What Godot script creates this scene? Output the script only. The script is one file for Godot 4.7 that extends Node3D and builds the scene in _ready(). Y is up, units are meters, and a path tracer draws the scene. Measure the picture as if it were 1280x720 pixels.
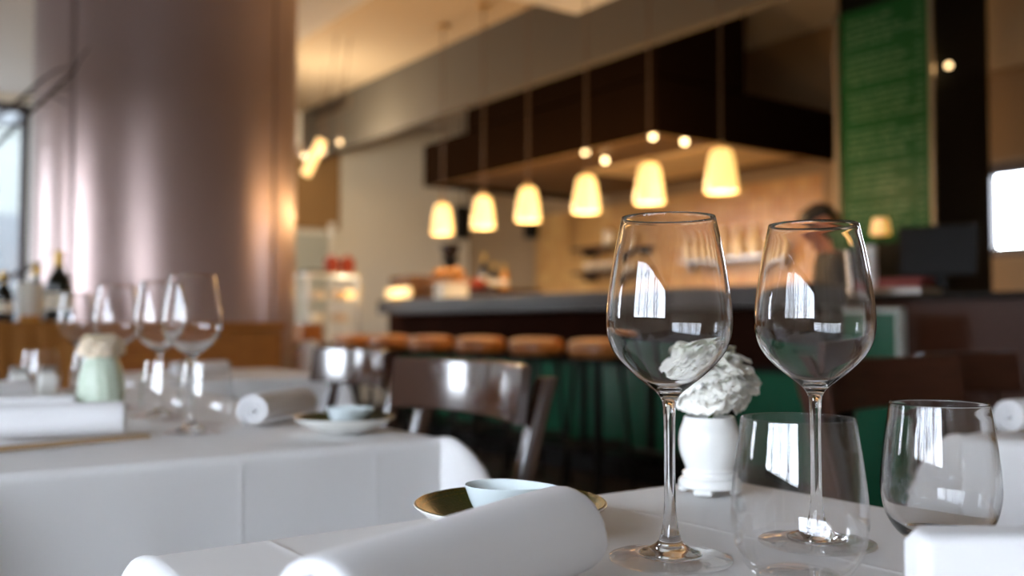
extends Node3D
# A laid restaurant table in front of a bar, seen at table height. Units are metres.

const TOP := 0.74            # height of the tablecloths
var used := {}
var M := {}
var rng := RandomNumberGenerator.new()

# ---------------------------------------------------------------- mesh builder
class Build:
	var v := PackedVector3Array()
	var n := PackedVector3Array()
	var uv := PackedVector2Array()
	var c := PackedColorArray()
	var idx := PackedInt32Array()
	var tint := Color.WHITE

	func grid(rows: Array, wrap_u := false, solid := true, wrap_v := false) -> Build:
		# rows of equally many points; u runs along a row, v over the rows
		var nr: int = rows.size()
		var nc: int = rows[0].size()
		var base := v.size()
		var first := idx.size()
		var acc := PackedVector3Array()
		acc.resize(nr * nc)
		var tri := PackedInt32Array()
		for i in (nr if wrap_v else nr - 1):
			for j in (nc if wrap_u else nc - 1):
				var a := i * nc + j
				var b := i * nc + (j + 1) % nc
				var d := ((i + 1) % nr) * nc + j
				var e := ((i + 1) % nr) * nc + (j + 1) % nc
				tri.append_array([a, b, e, a, e, d])
		var flat := PackedVector3Array()
		for r in rows:
			flat.append_array(r)
		for t in range(0, tri.size(), 3):
			var p0 := flat[tri[t]]
			var cr := (flat[tri[t + 1]] - p0).cross(flat[tri[t + 2]] - p0)
			for k in 3:
				acc[tri[t + k]] += cr
		for i in nr:
			for j in nc:
				v.append(flat[i * nc + j])
				var q := acc[i * nc + j]
				n.append(q.normalized() if q.length_squared() > 1e-22 else Vector3.UP)
				uv.append(Vector2(float(j) / nc, float(i) / nr))
				c.append(tint)
		for t in tri:
			idx.append(base + t)
		if solid:
			orient(base, first)
		else:
			for t in range(first, idx.size(), 3):
				var s := idx[t + 1]
				idx[t + 1] = idx[t + 2]
				idx[t + 2] = s
		return self

	func orient(base: int, first: int) -> void:
		var mid := v[base]
		var vol := 0.0
		for t in range(first, idx.size(), 3):
			vol += (v[idx[t]] - mid).dot((v[idx[t + 1]] - mid).cross(v[idx[t + 2]] - mid))
		# normals point out; triangles clockwise as seen from outside (negative volume)
		if vol < 0.0:
			for k in range(base, v.size()):
				n[k] = -n[k]
		else:
			for t in range(first, idx.size(), 3):
				var s := idx[t + 1]
				idx[t + 1] = idx[t + 2]
				idx[t + 2] = s

	func raw(pts: PackedVector3Array, nrm: PackedVector3Array, tri: PackedInt32Array) -> void:
		var base := v.size()
		var first := idx.size()
		for k in pts.size():
			v.append(pts[k])
			n.append(nrm[k])
			uv.append(Vector2.ZERO)
			c.append(tint)
		for t in tri:
			idx.append(base + t)
		orient(base, first)

	func box(at: Vector3, size: Vector3, bevel := 0.0, turn := Basis()) -> Build:
		var h := size / 2.0
		var bv := minf(bevel, minf(h.x, minf(h.y, h.z)) * 0.9)
		if bv <= 0.0:
			bv = 0.0005
		var pts := PackedVector3Array()
		var nrm := PackedVector3Array()
		var tri := PackedInt32Array()
		var id := {}
		for sx in [-1, 1]:
			for sy in [-1, 1]:
				for sz in [-1, 1]:
					for ax in 3:
						var s := Vector3(sx, sy, sz)
						var p := s * (h - Vector3(bv, bv, bv))
						p[ax] = s[ax] * h[ax]
						var q := Vector3.ZERO
						q[ax] = s[ax]
						id[[sx, sy, sz, ax]] = pts.size()
						pts.append(at + turn * p)
						nrm.append((turn * q).normalized())
		var put := func(a: int, b: int, d: int) -> void:
			var cr := (pts[b] - pts[a]).cross(pts[d] - pts[a])
			if cr.dot(nrm[a] + nrm[b] + nrm[d]) > 0.0:
				tri.append_array([a, b, d])
			else:
				tri.append_array([a, d, b])
		for ax in 3:
			var b1 := (ax + 1) % 3
			var b2 := (ax + 2) % 3
			for s in [-1, 1]:
				var k := []
				for pr in [[-1, -1], [1, -1], [1, 1], [-1, 1]]:
					var key := [0, 0, 0, ax]
					key[ax] = s
					key[b1] = pr[0]
					key[b2] = pr[1]
					k.append(id[key])
				put.call(k[0], k[1], k[2])
				put.call(k[0], k[2], k[3])
			for s1 in [-1, 1]:            # the edges that run along ax
				for s2 in [-1, 1]:
					var k := []
					for e in [[-1, b1], [1, b1], [1, b2], [-1, b2]]:
						var key := [0, 0, 0, e[1]]
						key[ax] = e[0]
						key[b1] = s1
						key[b2] = s2
						k.append(id[key])
					put.call(k[0], k[1], k[2])
					put.call(k[0], k[2], k[3])
		for sx in [-1, 1]:
			for sy in [-1, 1]:
				for sz in [-1, 1]:
					put.call(id[[sx, sy, sz, 0]], id[[sx, sy, sz, 1]], id[[sx, sy, sz, 2]])
		raw(pts, nrm, tri)
		return self

	func loft(sections: Array, cap := true) -> Build:
		# closed cross-sections of equally many points, joined in order
		var rows := sections.duplicate()
		if cap:
			var a: PackedVector3Array = sections[0]
			var z: PackedVector3Array = sections[-1]
			var ca := Vector3.ZERO
			var cz := Vector3.ZERO
			for p in a: ca += p / a.size()
			for p in z: cz += p / z.size()
			var fa := PackedVector3Array()
			var fz := PackedVector3Array()
			for k in a.size():
				fa.append(ca)
				fz.append(cz)
			rows.push_front(a)
			rows.push_front(fa)
			rows.push_back(z)
			rows.push_back(fz)
		return grid(rows, true)

	func lathe(profile: PackedVector2Array, at := Vector3.ZERO, sides := 40, turn := Basis()) -> Build:
		# (radius, height) from bottom to top and back; must start and end on the axis
		var rows := []
		for p in profile:
			var r := PackedVector3Array()
			for k in sides:
				var a := TAU * k / sides
				r.append(at + turn * Vector3(cos(a) * p.x, p.y, sin(a) * p.x))
			rows.append(r)
		return grid(rows, true)

	func tube(path: Array, radius, sides := 10, closed := false) -> Build:
		var rows := []
		var up := Vector3(0.13, 0.97, 0.21)
		for k in path.size():
			var a: Vector3 = path[(k - 1 + path.size()) % path.size()] if closed else path[maxi(k - 1, 0)]
			var b: Vector3 = path[(k + 1) % path.size()] if closed else path[mini(k + 1, path.size() - 1)]
			var d := (b - a).normalized()
			if absf(d.dot(up)) > 0.95:
				up = Vector3(0.9, 0.1, 0.42).normalized()
			var x := d.cross(up).normalized()
			var y := x.cross(d)
			up = y
			var rad: float = radius if radius is float else radius[k]
			var r := PackedVector3Array()
			for s in sides:
				var t := TAU * s / sides
				r.append(path[k] + (x * cos(t) + y * sin(t)) * rad)
			rows.append(r)
		if closed:
			return grid(rows, true, true, true)
		return loft(rows)

	func ring(at: Vector3, radius: float, thick: float, sides := 32, turn := Basis()) -> Build:
		var p := []
		for k in sides:
			var a := TAU * k / sides
			p.append(at + turn * Vector3(cos(a) * radius, 0, sin(a) * radius))
		return tube(p, thick, 8, true)

	func ball(at: Vector3, r: Vector3, sides := 20) -> Build:
		var prof := PackedVector2Array()
		var m := sides / 2
		for k in m + 1:
			var a := -PI / 2 + PI * k / m
			prof.append(Vector2(cos(a), sin(a)))
		prof[0].x = 0.0
		prof[-1].x = 0.0
		return lathe(prof, at, sides, Basis.from_scale(r))

	func mesh() -> ArrayMesh:
		var a := []
		a.resize(Mesh.ARRAY_MAX)
		a[Mesh.ARRAY_VERTEX] = v
		a[Mesh.ARRAY_NORMAL] = n
		a[Mesh.ARRAY_TEX_UV] = uv
		a[Mesh.ARRAY_COLOR] = c
		a[Mesh.ARRAY_INDEX] = idx
		var m := ArrayMesh.new()
		m.add_surface_from_arrays(Mesh.PRIMITIVE_TRIANGLES, a)
		return m


func spline(ctrl: Array, sub := 4) -> PackedVector2Array:
	# Catmull-Rom through the points; a point given twice makes a sharp edge
	var out := PackedVector2Array()
	for k in ctrl.size() - 1:
		var p1: Vector2 = ctrl[k]
		var p2: Vector2 = ctrl[k + 1]
		if p1.is_equal_approx(p2):
			out.append(p1)
			continue
		var p0: Vector2 = ctrl[maxi(k - 1, 0)]
		var p3: Vector2 = ctrl[mini(k + 2, ctrl.size() - 1)]
		if p0.is_equal_approx(p1): p0 = p1
		var ta := p0.distance_to(p1)
		var tb := p1.distance_to(p2)
		var tc := p2.distance_to(p3)
		var m1 := (p2 - p0) / maxf(ta + tb, 1e-6) * tb
		var m2 := (p3 - p1) / maxf(tb + tc, 1e-6) * tb
		for s in sub:
			var t := float(s) / sub
			var q := p1 * (2 * t * t * t - 3 * t * t + 1) + m1 * (t * t * t - 2 * t * t + t) + p2 * (-2 * t * t * t + 3 * t * t) + m2 * (t * t * t - t * t)
			q.x = maxf(q.x, 0.0)
			out.append(q)
	out.append(ctrl[-1])
	return out


# ---------------------------------------------------------------- scene helpers
func numbered(called: String) -> String:
	used[called] = used.get(called, -1) + 1
	return called if used[called] == 0 else "%s_%03d" % [called, used[called]]

func obj(called: String, b, material: Material, parent: Node = self, at := Transform3D()) -> MeshInstance3D:
	var o := MeshInstance3D.new()
	o.mesh = b.mesh() if b is Build else b
	o.name = numbered(called) if parent == self else called
	o.material_override = material
	o.transform = at
	parent.add_child(o, true)
	return o

func tag(o: Node, label: String, category: String, group := "") -> Node:
	o.set_meta("label", label)
	o.set_meta("category", category)
	if group:
		o.set_meta("group", group)
	return o

func thing(called: String, label: String, category: String, at := Vector3.ZERO, turn := 0.0, group := "") -> Node3D:
	var o := Node3D.new()
	o.name = numbered(called)
	add_child(o)
	o.position = at
	o.rotation.y = turn
	tag(o, label, category, group)
	return o

func dup(src: Node3D, at: Vector3, turn: float, label: String) -> Node3D:
	var o: Node3D = src.duplicate()
	o.name = numbered(str(src.name).get_slice("_00", 0))
	add_child(o)
	o.position = at
	o.rotation.y = turn
	o.set_meta("label", label)
	return o

func struct(called: String, b, material: Material) -> MeshInstance3D:
	var o := obj(called, b, material)
	o.set_meta("kind", "structure")
	return o

func structure_root(called: String, at := Vector3.ZERO) -> Node3D:
	var o := Node3D.new()
	o.name = numbered(called)
	o.position = at
	add_child(o)
	o.set_meta("kind", "structure")
	return o

func mat(color: Color, rough := 0.6, metal := 0.0) -> StandardMaterial3D:
	var m := StandardMaterial3D.new()
	m.albedo_color = color
	m.roughness = rough
	m.metallic = metal
	return m

func c8(r: int, g: int, b: int) -> Color:
	return Color8(r, g, b)

func noise_tex(freq: float, ramp: Array, seed_ := 1, octaves := 4, kind := FastNoiseLite.TYPE_SIMPLEX_SMOOTH, size := 256) -> NoiseTexture2D:
	var f := FastNoiseLite.new()
	f.noise_type = kind
	f.frequency = freq
	f.seed = seed_
	f.fractal_octaves = octaves
	var t := NoiseTexture2D.new()
	t.width = size
	t.height = size
	t.seamless = true
	t.noise = f
	if ramp:
		var g := Gradient.new()
		g.offsets = PackedFloat32Array(range(ramp.size()).map(func(k): return float(k) / (ramp.size() - 1)))
		g.colors = PackedColorArray(ramp)
		t.color_ramp = g
	return t

func triplanar(m: StandardMaterial3D, scale: Vector3, world := true) -> StandardMaterial3D:
	m.uv1_triplanar = true
	m.uv1_world_triplanar = world
	m.uv1_scale = scale
	return m

func textured(tex: Texture2D, scale: Vector3, rough := 0.6, metal := 0.0, world := false) -> StandardMaterial3D:
	var m := mat(Color.WHITE, rough, metal)
	m.albedo_texture = tex
	return triplanar(m, scale, world)

func relief(m: StandardMaterial3D, freq: float, scale: Vector3, cm: float, seed_ := 5) -> StandardMaterial3D:
	m.heightmap_enabled = true
	m.heightmap_texture = noise_tex(freq, [], seed_)
	m.heightmap_scale = cm
	if not m.uv1_triplanar:
		triplanar(m, scale, false)
	return m

func glow(color: Color, energy: float) -> StandardMaterial3D:
	var m := mat(Color(0.9, 0.85, 0.75), 0.4)
	m.emission_enabled = true
	m.emission = color
	m.emission_energy_multiplier = energy
	return m

func omni(parent: Node, at: Vector3, color: Color, energy: float, size: float, called := "bulb_light") -> void:
	var l := OmniLight3D.new()
	l.name = called
	l.position = at
	l.light_color = color
	l.light_energy = energy
	l.light_size = size
	l.omni_range = 16.0
	l.omni_attenuation = 2.0
	l.shadow_enabled = true
	parent.add_child(l, true)

func spot(parent: Node, at: Vector3, towards: Vector3, color: Color, energy: float, size: float, angle: float) -> void:
	var l := SpotLight3D.new()
	l.name = "spot_light"
	parent.add_child(l, true)
	l.look_at_from_position(at, at + towards, Vector3(0.3, 0.1, 1))
	l.light_color = color
	l.light_energy = energy
	l.light_size = size
	l.spot_angle = angle
	l.spot_range = 16.0
	l.spot_attenuation = 2.0
	l.spot_angle_attenuation = 1.0
	l.shadow_enabled = true


# ---------------------------------------------------------------- materials
func make_materials() -> void:
	M.cloth = relief(mat(c8(226, 224, 222), 0.85), 0.35, Vector3(40, 40, 40), 0.012)
	M.napkin = relief(mat(c8(230, 229, 229), 0.9), 0.4, Vector3(30, 30, 30), 0.01, 8)
	M.plaster = mat(c8(206, 196, 176), 0.9)
	M.plaster_shaded = mat(c8(150, 126, 98), 0.9)  # the kitchen wall gets less light; that shade is put into this tone
	M.plaster_white = mat(c8(232, 231, 222), 0.9)
	M.ceiling = mat(c8(204, 200, 194), 0.92)
	M.ceiling_warm = mat(c8(176, 156, 128), 0.92)
	M.fascia = mat(c8(84, 78, 68), 0.92)
	M.floor = textured(noise_tex(0.01, [c8(34, 24, 18), c8(58, 41, 30)], 3), Vector3(0.6, 0.6, 6), 0.45, 0.0, true)
	M.frame = mat(c8(52, 36, 34), 0.45)
	M.wood_dark = textured(noise_tex(0.012, [c8(40, 23, 16), c8(66, 38, 26), c8(48, 27, 19)], 4), Vector3(1.5, 14, 14), 0.4)
	M.wood_dark.metallic_specular = 0.3
	M.wood_chair = textured(noise_tex(0.012, [c8(46, 26, 20), c8(64, 38, 29), c8(44, 25, 20)], 14), Vector3(1.5, 14, 14), 0.17)
	M.wood_chair.metallic_specular = 1.0
	M.wood_chair.clearcoat_enabled = true
	M.wood_chair.clearcoat = 1.0
	M.wood_chair.clearcoat_roughness = 0.1
	M.wood_hood = textured(noise_tex(0.012, [c8(16, 10, 7), c8(27, 17, 10), c8(19, 12, 8)], 7), Vector3(14, 14, 1.2), 0.5)
	M.wood_hood.specular_mode = BaseMaterial3D.SPECULAR_DISABLED
	M.wood_hood.roughness = 0.8
	M.wood_red = textured(noise_tex(0.012, [c8(28, 16, 12), c8(46, 26, 18)], 9), Vector3(14, 14, 1.2), 0.5)
	M.wood_red.specular_mode = BaseMaterial3D.SPECULAR_DISABLED
	M.wood_gold = textured(noise_tex(0.012, [c8(142, 84, 32), c8(168, 104, 44), c8(132, 76, 28)], 2), Vector3(1.2, 14, 14), 0.45)
	M.stone = textured(noise_tex(0.05, [c8(56, 55, 55), c8(76, 74, 74)], 6), Vector3(2, 2, 2), 0.35)
	M.black = mat(c8(13, 12, 11), 0.45)
	M.black.metallic_specular = 0.25
	M.black_gloss = mat(c8(9, 11, 9), 0.35)
	M.black_gloss.metallic_specular = 0.3
	M.steel = mat(c8(190, 188, 184), 0.3, 1.0)
	M.edge_strip = mat(c8(126, 116, 100), 0.5, 0.3)
	M.steel_warm = mat(c8(205, 170, 120), 0.4, 0.6)
	M.column = mat(c8(176, 154, 150), 0.33, 0.5)
	M.leather = relief(mat(c8(150, 92, 42), 0.34), 0.08, Vector3(6, 6, 6), 0.05)
	M.china = mat(c8(232, 232, 226), 0.12)
	M.china_blue = mat(c8(214, 224, 224), 0.12)
	M.porcelain = mat(c8(236, 236, 232), 0.22)
	M.gilt = textured(noise_tex(0.06, [c8(36, 42, 12), c8(56, 58, 18), c8(104, 86, 28), c8(214, 158, 60)], 12, 5), Vector3(30, 30, 30), 0.3, 0.7)
	relief(M.gilt, 0.09, Vector3(14, 14, 14), 0.08, 21)
	M.glaze = textured(noise_tex(0.05, [c8(38, 46, 14), c8(54, 62, 20), c8(44, 52, 16), c8(120, 92, 32)], 12, 5), Vector3(16, 16, 16), 0.34, 0.1)
	relief(M.glaze, 0.09, Vector3(9, 9, 9), 0.05, 22)
	M.mint = textured(noise_tex(0.09, [c8(150, 178, 146), c8(206, 218, 200), c8(230, 234, 224)], 17, 2, FastNoiseLite.TYPE_CELLULAR), Vector3(14, 14, 14), 0.4)
	M.cream = mat(c8(238, 228, 206), 0.7)
	M.green_panel = mat(c8(28, 84, 62), 0.16)
	M.gold_cloth = mat(c8(150, 96, 34), 0.8)
	M.bottle = mat(c8(16, 20, 14), 0.08)
	M.foil = mat(c8(150, 118, 52), 0.3, 0.8)
	M.frost = mat(c8(226, 220, 206), 0.4)
	M.amber = mat(c8(200, 134, 36), 0.4)
	M.twig = mat(c8(48, 42, 40), 0.8)
	M.terracotta = relief(mat(c8(150, 56, 28), 0.7), 0.06, Vector3(8, 8, 8), 0.1)
	M.crate = mat(c8(84, 56, 34), 0.7)
	M.bread = relief(mat(c8(160, 116, 66), 0.85), 0.08, Vector3(9, 9, 9), 0.2)
	M.skin = mat(c8(186, 122, 94), 0.55)
	M.shirt = mat(c8(26, 25, 27), 0.85)
	M.body = mat(Color.WHITE, 0.75)
	M.body.vertex_color_use_as_albedo = true
	M.hair = mat(c8(18, 13, 11), 0.6)
	M.stick = mat(c8(176, 146, 108), 0.5)
	M.stick_dark = mat(c8(70, 42, 30), 0.4)
	M.leaf = mat(c8(80, 110, 60), 0.6)
	M.bark = mat(c8(70, 62, 54), 0.9)
	M.facade = mat(c8(74, 76, 72), 0.9)
	M.glass = mat(Color(1, 1, 1, 0), 0.0)
	M.glass.transparency = BaseMaterial3D.TRANSPARENCY_ALPHA
	M.glass.refraction_enabled = true
	M.glass.refraction_scale = 0.05
	M.thin_glass = mat(Color(1, 1, 1, 0.0), 0.0)
	M.thin_glass.transparency = BaseMaterial3D.TRANSPARENCY_ALPHA
	M.pane = mat(Color(0.95, 0.98, 0.97, 0.04), 0.0)
	M.pane.transparency = BaseMaterial3D.TRANSPARENCY_ALPHA


# ---------------------------------------------------------------- table things
func tablecloth(label: String, x0: float, x1: float, z0: float, z1: float, drop: float, creases_x: Array, creases_z: Array, seed_: int, flare: float) -> void:
	var xs := cloth_samples(x0, x1, drop, creases_x)
	var zs := cloth_samples(z0, z1, drop, creases_z)
	var f := FastNoiseLite.new()
	f.seed = seed_
	f.frequency = 2.6
	var rows := []
	for z in zs:
		var r := PackedVector3Array()
		for x in xs:
			r.append(cloth_point(x, z, x0, x1, z0, z1, creases_x, creases_z, f, flare))
		rows.append(r)
	tag(obj("tablecloth", Build.new().grid(rows, false, false), M.cloth), label, "tablecloth", "white tablecloths")

func cloth_samples(a: float, b: float, drop: float, creases: Array) -> Array:
	var s := {}
	var fine := [0.0, 0.003, 0.006, 0.009, 0.012, 0.016, 0.02, 0.026, 0.034, 0.045, 0.058, 0.075, 0.095, 0.12, 0.15, 0.18, 0.21, 0.24]
	for d in fine:
		if d < drop:
			s[a - d] = true
			s[b + d] = true
	s[a - drop] = true
	s[b + drop] = true
	var k := 24
	for i in range(1, k):
		s[lerpf(a, b, float(i) / k)] = true
	for cpos in creases:
		for d in [-0.006, -0.003, -0.0015, 0.0, 0.0015, 0.003, 0.006]:
			s[cpos + d] = true
	var out := s.keys()
	out.sort()
	return out

func cloth_point(x: float, z: float, x0: float, x1: float, z0: float, z1: float, creases_x: Array, creases_z: Array, f: FastNoiseLite, flare: float) -> Vector3:
	var dx := maxf(x0 - x, x - x1)
	var dz := maxf(z0 - z, z - z1)
	var sx := -1.0 if x < x0 else 1.0
	var sz := -1.0 if z < z0 else 1.0
	var ridge := 0.0
	for cpos in creases_x:
		ridge += exp(-pow((x - cpos) / 0.003, 2.0))
	for cpos in creases_z:
		ridge += exp(-pow((z - cpos) / 0.003, 2.0))
	ridge *= 0.0007
	var p := Vector3(clampf(x, x0, x1), TOP, clampf(z, z0, z1))
	if dx <= 0.0 and dz <= 0.0:
		var inner := minf(-dx, -dz)
		p.y += ridge + (f.get_noise_2d(x * 3.0, z * 3.0)) * 0.0012 * smoothstep(0.0, 0.05, inner) - 0.0016
		return p
	dx = maxf(dx, 0.0)
	dz = maxf(dz, 0.0)
	var d := sqrt(dx * dx + dz * dz)
	var th := atan2(dz, dx)
	var bulge := pow(sin(2.0 * th), 1.6) if dx > 0.0 and dz > 0.0 else 0.0
	var rb := 0.012
	var out := rb * sin(minf(d / rb, PI / 2))
	var down := rb * (1.0 - cos(minf(d / rb, PI / 2))) + maxf(d - rb * PI / 2, 0.0)
	var g := 0.1 * flare * (1.0 - exp(-d / 0.085))
	out += bulge * g
	down -= bulge * g * 0.5
	down = minf(down, 0.27 + 0.02 * bulge)
	out += 0.006 * f.get_noise_2d(x * 2.0 + 7.0, z * 2.0) * smoothstep(0.02, 0.15, d) + ridge + 0.01 * smoothstep(0.05, 0.25, d)
	return p + Vector3(sx * cos(th) * out, -down - 0.0016, sz * sin(th) * out)

func dining_table(label: String, x0: float, x1: float, z0: float, z1: float) -> void:
	var t := thing("dining_table", label, "table", Vector3((x0 + x1) / 2, 0, (z0 + z1) / 2), 0.0, "dining tables under white cloths")
	var w := x1 - x0 - 0.012
	var l := z1 - z0 - 0.012
	obj("tabletop", Build.new().box(Vector3(0, TOP - 0.0215, 0), Vector3(w, 0.034, l), 0.004), M.wood_dark, t)
	for sx in [-1, 1]:
		for sz in [-1, 1]:
			obj("leg", Build.new().box(Vector3(sx * (w / 2 - 0.05), (TOP - 0.0385) / 2, sz * (l / 2 - 0.05)), Vector3(0.05, TOP - 0.0385, 0.05), 0.004), M.wood_dark, t)

func lathe_list(o: Array, sides := 72, sub := 3) -> ArrayMesh:
	var p := []
	for q in o:
		p.append(Vector2(q[0], q[1]))
	return Build.new().lathe(spline(p, sub), Vector3.ZERO, sides).mesh()

func wine_glass_mesh() -> ArrayMesh:
	return lathe_list([[0, 0.0016], [0.0150, 0.0016], [0.0225, 0.0036], [0.0222, 0.0056], [0.0145, 0.0088], [0.0092, 0.0128], [0.0076, 0.0165], [0.0058, 0.0230], [0.0045, 0.034], [0.0041, 0.055], [0.0040, 0.085], [0.0043, 0.104], [0.0052, 0.113], [0.0085, 0.1190], [0.0150, 0.1245], [0.0245, 0.1320], [0.0340, 0.1412], [0.0404, 0.1498], [0.0440, 0.1590], [0.0455, 0.1690], [0.0452, 0.1800], [0.0440, 0.1920], [0.0415, 0.2090], [0.0384, 0.2266], [0.0350, 0.2430], [0.0341, 0.2470], [0.0336, 0.2478], [0.0331, 0.2472], [0.0339, 0.2428], [0.0373, 0.2266], [0.0404, 0.2090], [0.0429, 0.1920], [0.0441, 0.1800], [0.0444, 0.1690], [0.0429, 0.1594], [0.0393, 0.1506], [0.0330, 0.1422], [0.0236, 0.1334], [0.0140, 0.1264], [0.0065, 0.1232], [0, 0.1226]])

func wine_foot_mesh() -> ArrayMesh:
	return lathe_list([[0, 0.0012], [0.012, 0.001], [0.030, 0.0003], [0.0425, 0.0002], [0.0444, 0.0009], [0.0440, 0.0019], [0.036, 0.0032], [0.0232, 0.0052], [0.0228, 0.0030], [0.0150, 0.0014], [0, 0.0014]])

func tumbler_mesh() -> ArrayMesh:
	var o := [[0, 0.0022], [0.018, 0.0018], [0.0255, 0.0004], [0.0290, 0.0008], [0.0345, 0.0060], [0.0405, 0.0160], [0.0440, 0.0290], [0.0449, 0.0400], [0.0441, 0.0560], [0.0419, 0.0750], [0.0389, 0.0960], [0.0374, 0.1055], [0.0369, 0.1066], [0.0364, 0.1056], [0.0379, 0.0960], [0.0409, 0.0750], [0.0430, 0.0560], [0.0438, 0.0400], [0.0428, 0.0290], [0.0390, 0.0162], [0.0322, 0.0078], [0.0255, 0.0040], [0.0180, 0.0042], [0, 0.0046]]
	var p := []
	for q in o:
		p.append(Vector2(q[0], q[1]))
	return Build.new().lathe(spline(p, 3), Vector3.ZERO, 72).mesh()

func napkin_roll(label: String, a: Vector3, b: Vector3, r: float, turns := 2.6, taper := 1.0, start := 0.4) -> Node3D:
	# a spiral of folded cloth lying on the table, from a to b (points on the table under its axis)
	var o := thing("napkin_roll", label, "napkin", a, 0.0, "rolled white napkins")
	var axis := b - a
	var z := axis.normalized()
	var side := z.cross(Vector3.UP).normalized()
	var outline := PackedVector2Array()
	var count := int(turns * 26)
	var thick := r * 0.19
	for k in count + 1:
		var t := float(k) / count
		var ang := start + t * turns * TAU
		outline.append(Vector2(cos(ang), sin(ang)) * (r * (0.22 + 0.78 * t)))
	for k in count + 1:
		var t := 1.0 - float(k) / count
		var ang := start + t * turns * TAU
		outline.append(Vector2(cos(ang), sin(ang)) * maxf(r * (0.22 + 0.78 * t) - thick * (1.0 if k > 3 else 0.3 + 0.2 * k), 0.0015))
	var secs := []
	var steps := [0.0, 0.004, 0.012, 0.03, 0.1, 0.2, 0.35, 0.5, 0.65, 0.8, 0.9, 0.97, 0.988, 0.996, 1.0]
	for s in steps:
		var sec := PackedVector3Array()
		var e := minf(s, 1.0 - s)
		var shrink := (1.0 - 0.09 * exp(-e / 0.008)) * lerpf(1.0, taper, s)
		for q in outline:
			var y := q.y * shrink * 0.96
			var x := q.x * shrink * (1.03 + 0.04 * (1.0 if y < 0 else 0.0))
			y = maxf(y, -r * 0.86)
			var wob := 0.02 * r * sin(s * 9.0 + q.angle() * 2.0)
			sec.append(axis * s + side * (x + wob) + Vector3.UP * (y + r * 0.86 + 0.0006))
		secs.append(sec)
	var body := Build.new().grid(secs, true)
	for e in [0, secs.size() - 1]:
		var tri := Geometry2D.triangulate_polygon(outline)
		if tri.size():
			var nn := PackedVector3Array()
			for k in secs[e].size():
				nn.append(-z if e == 0 else z)
			var base := body.v.size()
			for k in secs[e].size():
				body.v.append(secs[e][k]); body.n.append(nn[k]); body.uv.append(Vector2.ZERO); body.c.append(Color.WHITE)
			for t in range(0, tri.size(), 3):
				var q := [base + tri[t], base + tri[t + 1], base + tri[t + 2]]
				var cr := (body.v[q[1]] - body.v[q[0]]).cross(body.v[q[2]] - body.v[q[0]])
				if cr.dot(body.n[q[0]]) > 0.0:
					q = [q[0], q[2], q[1]]
				body.idx.append_array(q)
	obj("cloth", body, M.napkin, o)
	return o

func chopsticks(label: String, a: Vector3, b: Vector3, gap: float, m: Material) -> void:
	var t := thing("chopsticks", label, "chopsticks", a, 0.0, "pairs of chopsticks")
	var side := (b - a).normalized().cross(Vector3.UP).normalized()
	for s in [-0.5, 0.5]:
		var p := []
		var rad := []
		for k in 6:
			var q := float(k) / 5
			p.append((b - a) * q + side * s * gap * lerpf(1.0, 0.8, q) + Vector3.UP * 0.0038)
			rad.append(lerpf(0.0036, 0.0024, q))
		obj("stick", Build.new().tube(p, rad, 8), m, t)

func plate(label: String, at: Vector3, turn := 0.0) -> Node3D:
	var t := thing("side_plate", label, "plate", at, turn, "side plates with green and gold glaze")
	var p := spline([Vector2(0, 0.002), Vector2(0.030, 0.002), Vector2(0.034, 0.0005), Vector2(0.037, 0.002), Vector2(0.055, 0.0085), Vector2(0.070, 0.0165), Vector2(0.0785, 0.0235), Vector2(0.0787, 0.0245), Vector2(0.0778, 0.0247), Vector2(0.0690, 0.0192), Vector2(0.054, 0.0115), Vector2(0.036, 0.0062), Vector2(0, 0.0052)])
	obj("dish", Build.new().lathe(p, Vector3.ZERO, 64), M.china, t)
	var q := spline([Vector2(0, 0.0054), Vector2(0.036, 0.0064), Vector2(0.054, 0.0117), Vector2(0.069, 0.0194), Vector2(0.0772, 0.0246), Vector2(0.0774, 0.0249), Vector2(0.0770, 0.0250), Vector2(0.069, 0.0200), Vector2(0.054, 0.0123), Vector2(0.036, 0.0070), Vector2(0, 0.0060)])
	obj("glaze", Build.new().lathe(q, Vector3.ZERO, 64), M.glaze, t)
	var g := spline([Vector2(0.0705, 0.0209), Vector2(0.0740, 0.0231), Vector2(0.0770, 0.0254), Vector2(0.0778, 0.0252), Vector2(0.0776, 0.0248), Vector2(0.0740, 0.0222), Vector2(0.0705, 0.0200), Vector2(0.0705, 0.0209)])
	obj("gilt_rim", Build.new().lathe(g, Vector3.ZERO, 64), M.gilt, t)
	return t

func sauce_bowl(label: String, at: Vector3, turn: float) -> Node3D:
	# a teardrop bowl: round, drawn out into a point along +x
	var prof := spline([Vector2(0, 0.0012), Vector2(0.28, 0.0012), Vector2(0.34, 0.0), Vector2(0.42, 0.0015), Vector2(0.62, 0.008), Vector2(0.82, 0.0175), Vector2(0.97, 0.0285), Vector2(1.0, 0.0315), Vector2(0.985, 0.0322), Vector2(0.95, 0.0300), Vector2(0.79, 0.0195), Vector2(0.60, 0.0108), Vector2(0.36, 0.0056), Vector2(0, 0.0046)])
	var rows := []
	for p in prof:
		var r := PackedVector3Array()
		for k in 56:
			var a := TAU * k / 56
			var tip := pow(absf(cos(a / 2.0)), 9.0) * smoothstep(0.25, 1.0, p.x)
			var rad := p.x * 0.0262 * (1.0 + 0.9 * tip)
			r.append(Vector3(cos(a) * rad, p.y * (1.0 - 0.06 * tip) * 0.98, sin(a) * rad * (1.0 - 0.42 * tip)))
		rows.append(r)
	var o: Node3D = obj("sauce_bowl", Build.new().grid(rows, true), M.china_blue)
	o.position = at
	o.rotation.y = turn
	tag(o, label, "bowl", "small teardrop bowls")
	return o

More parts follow.
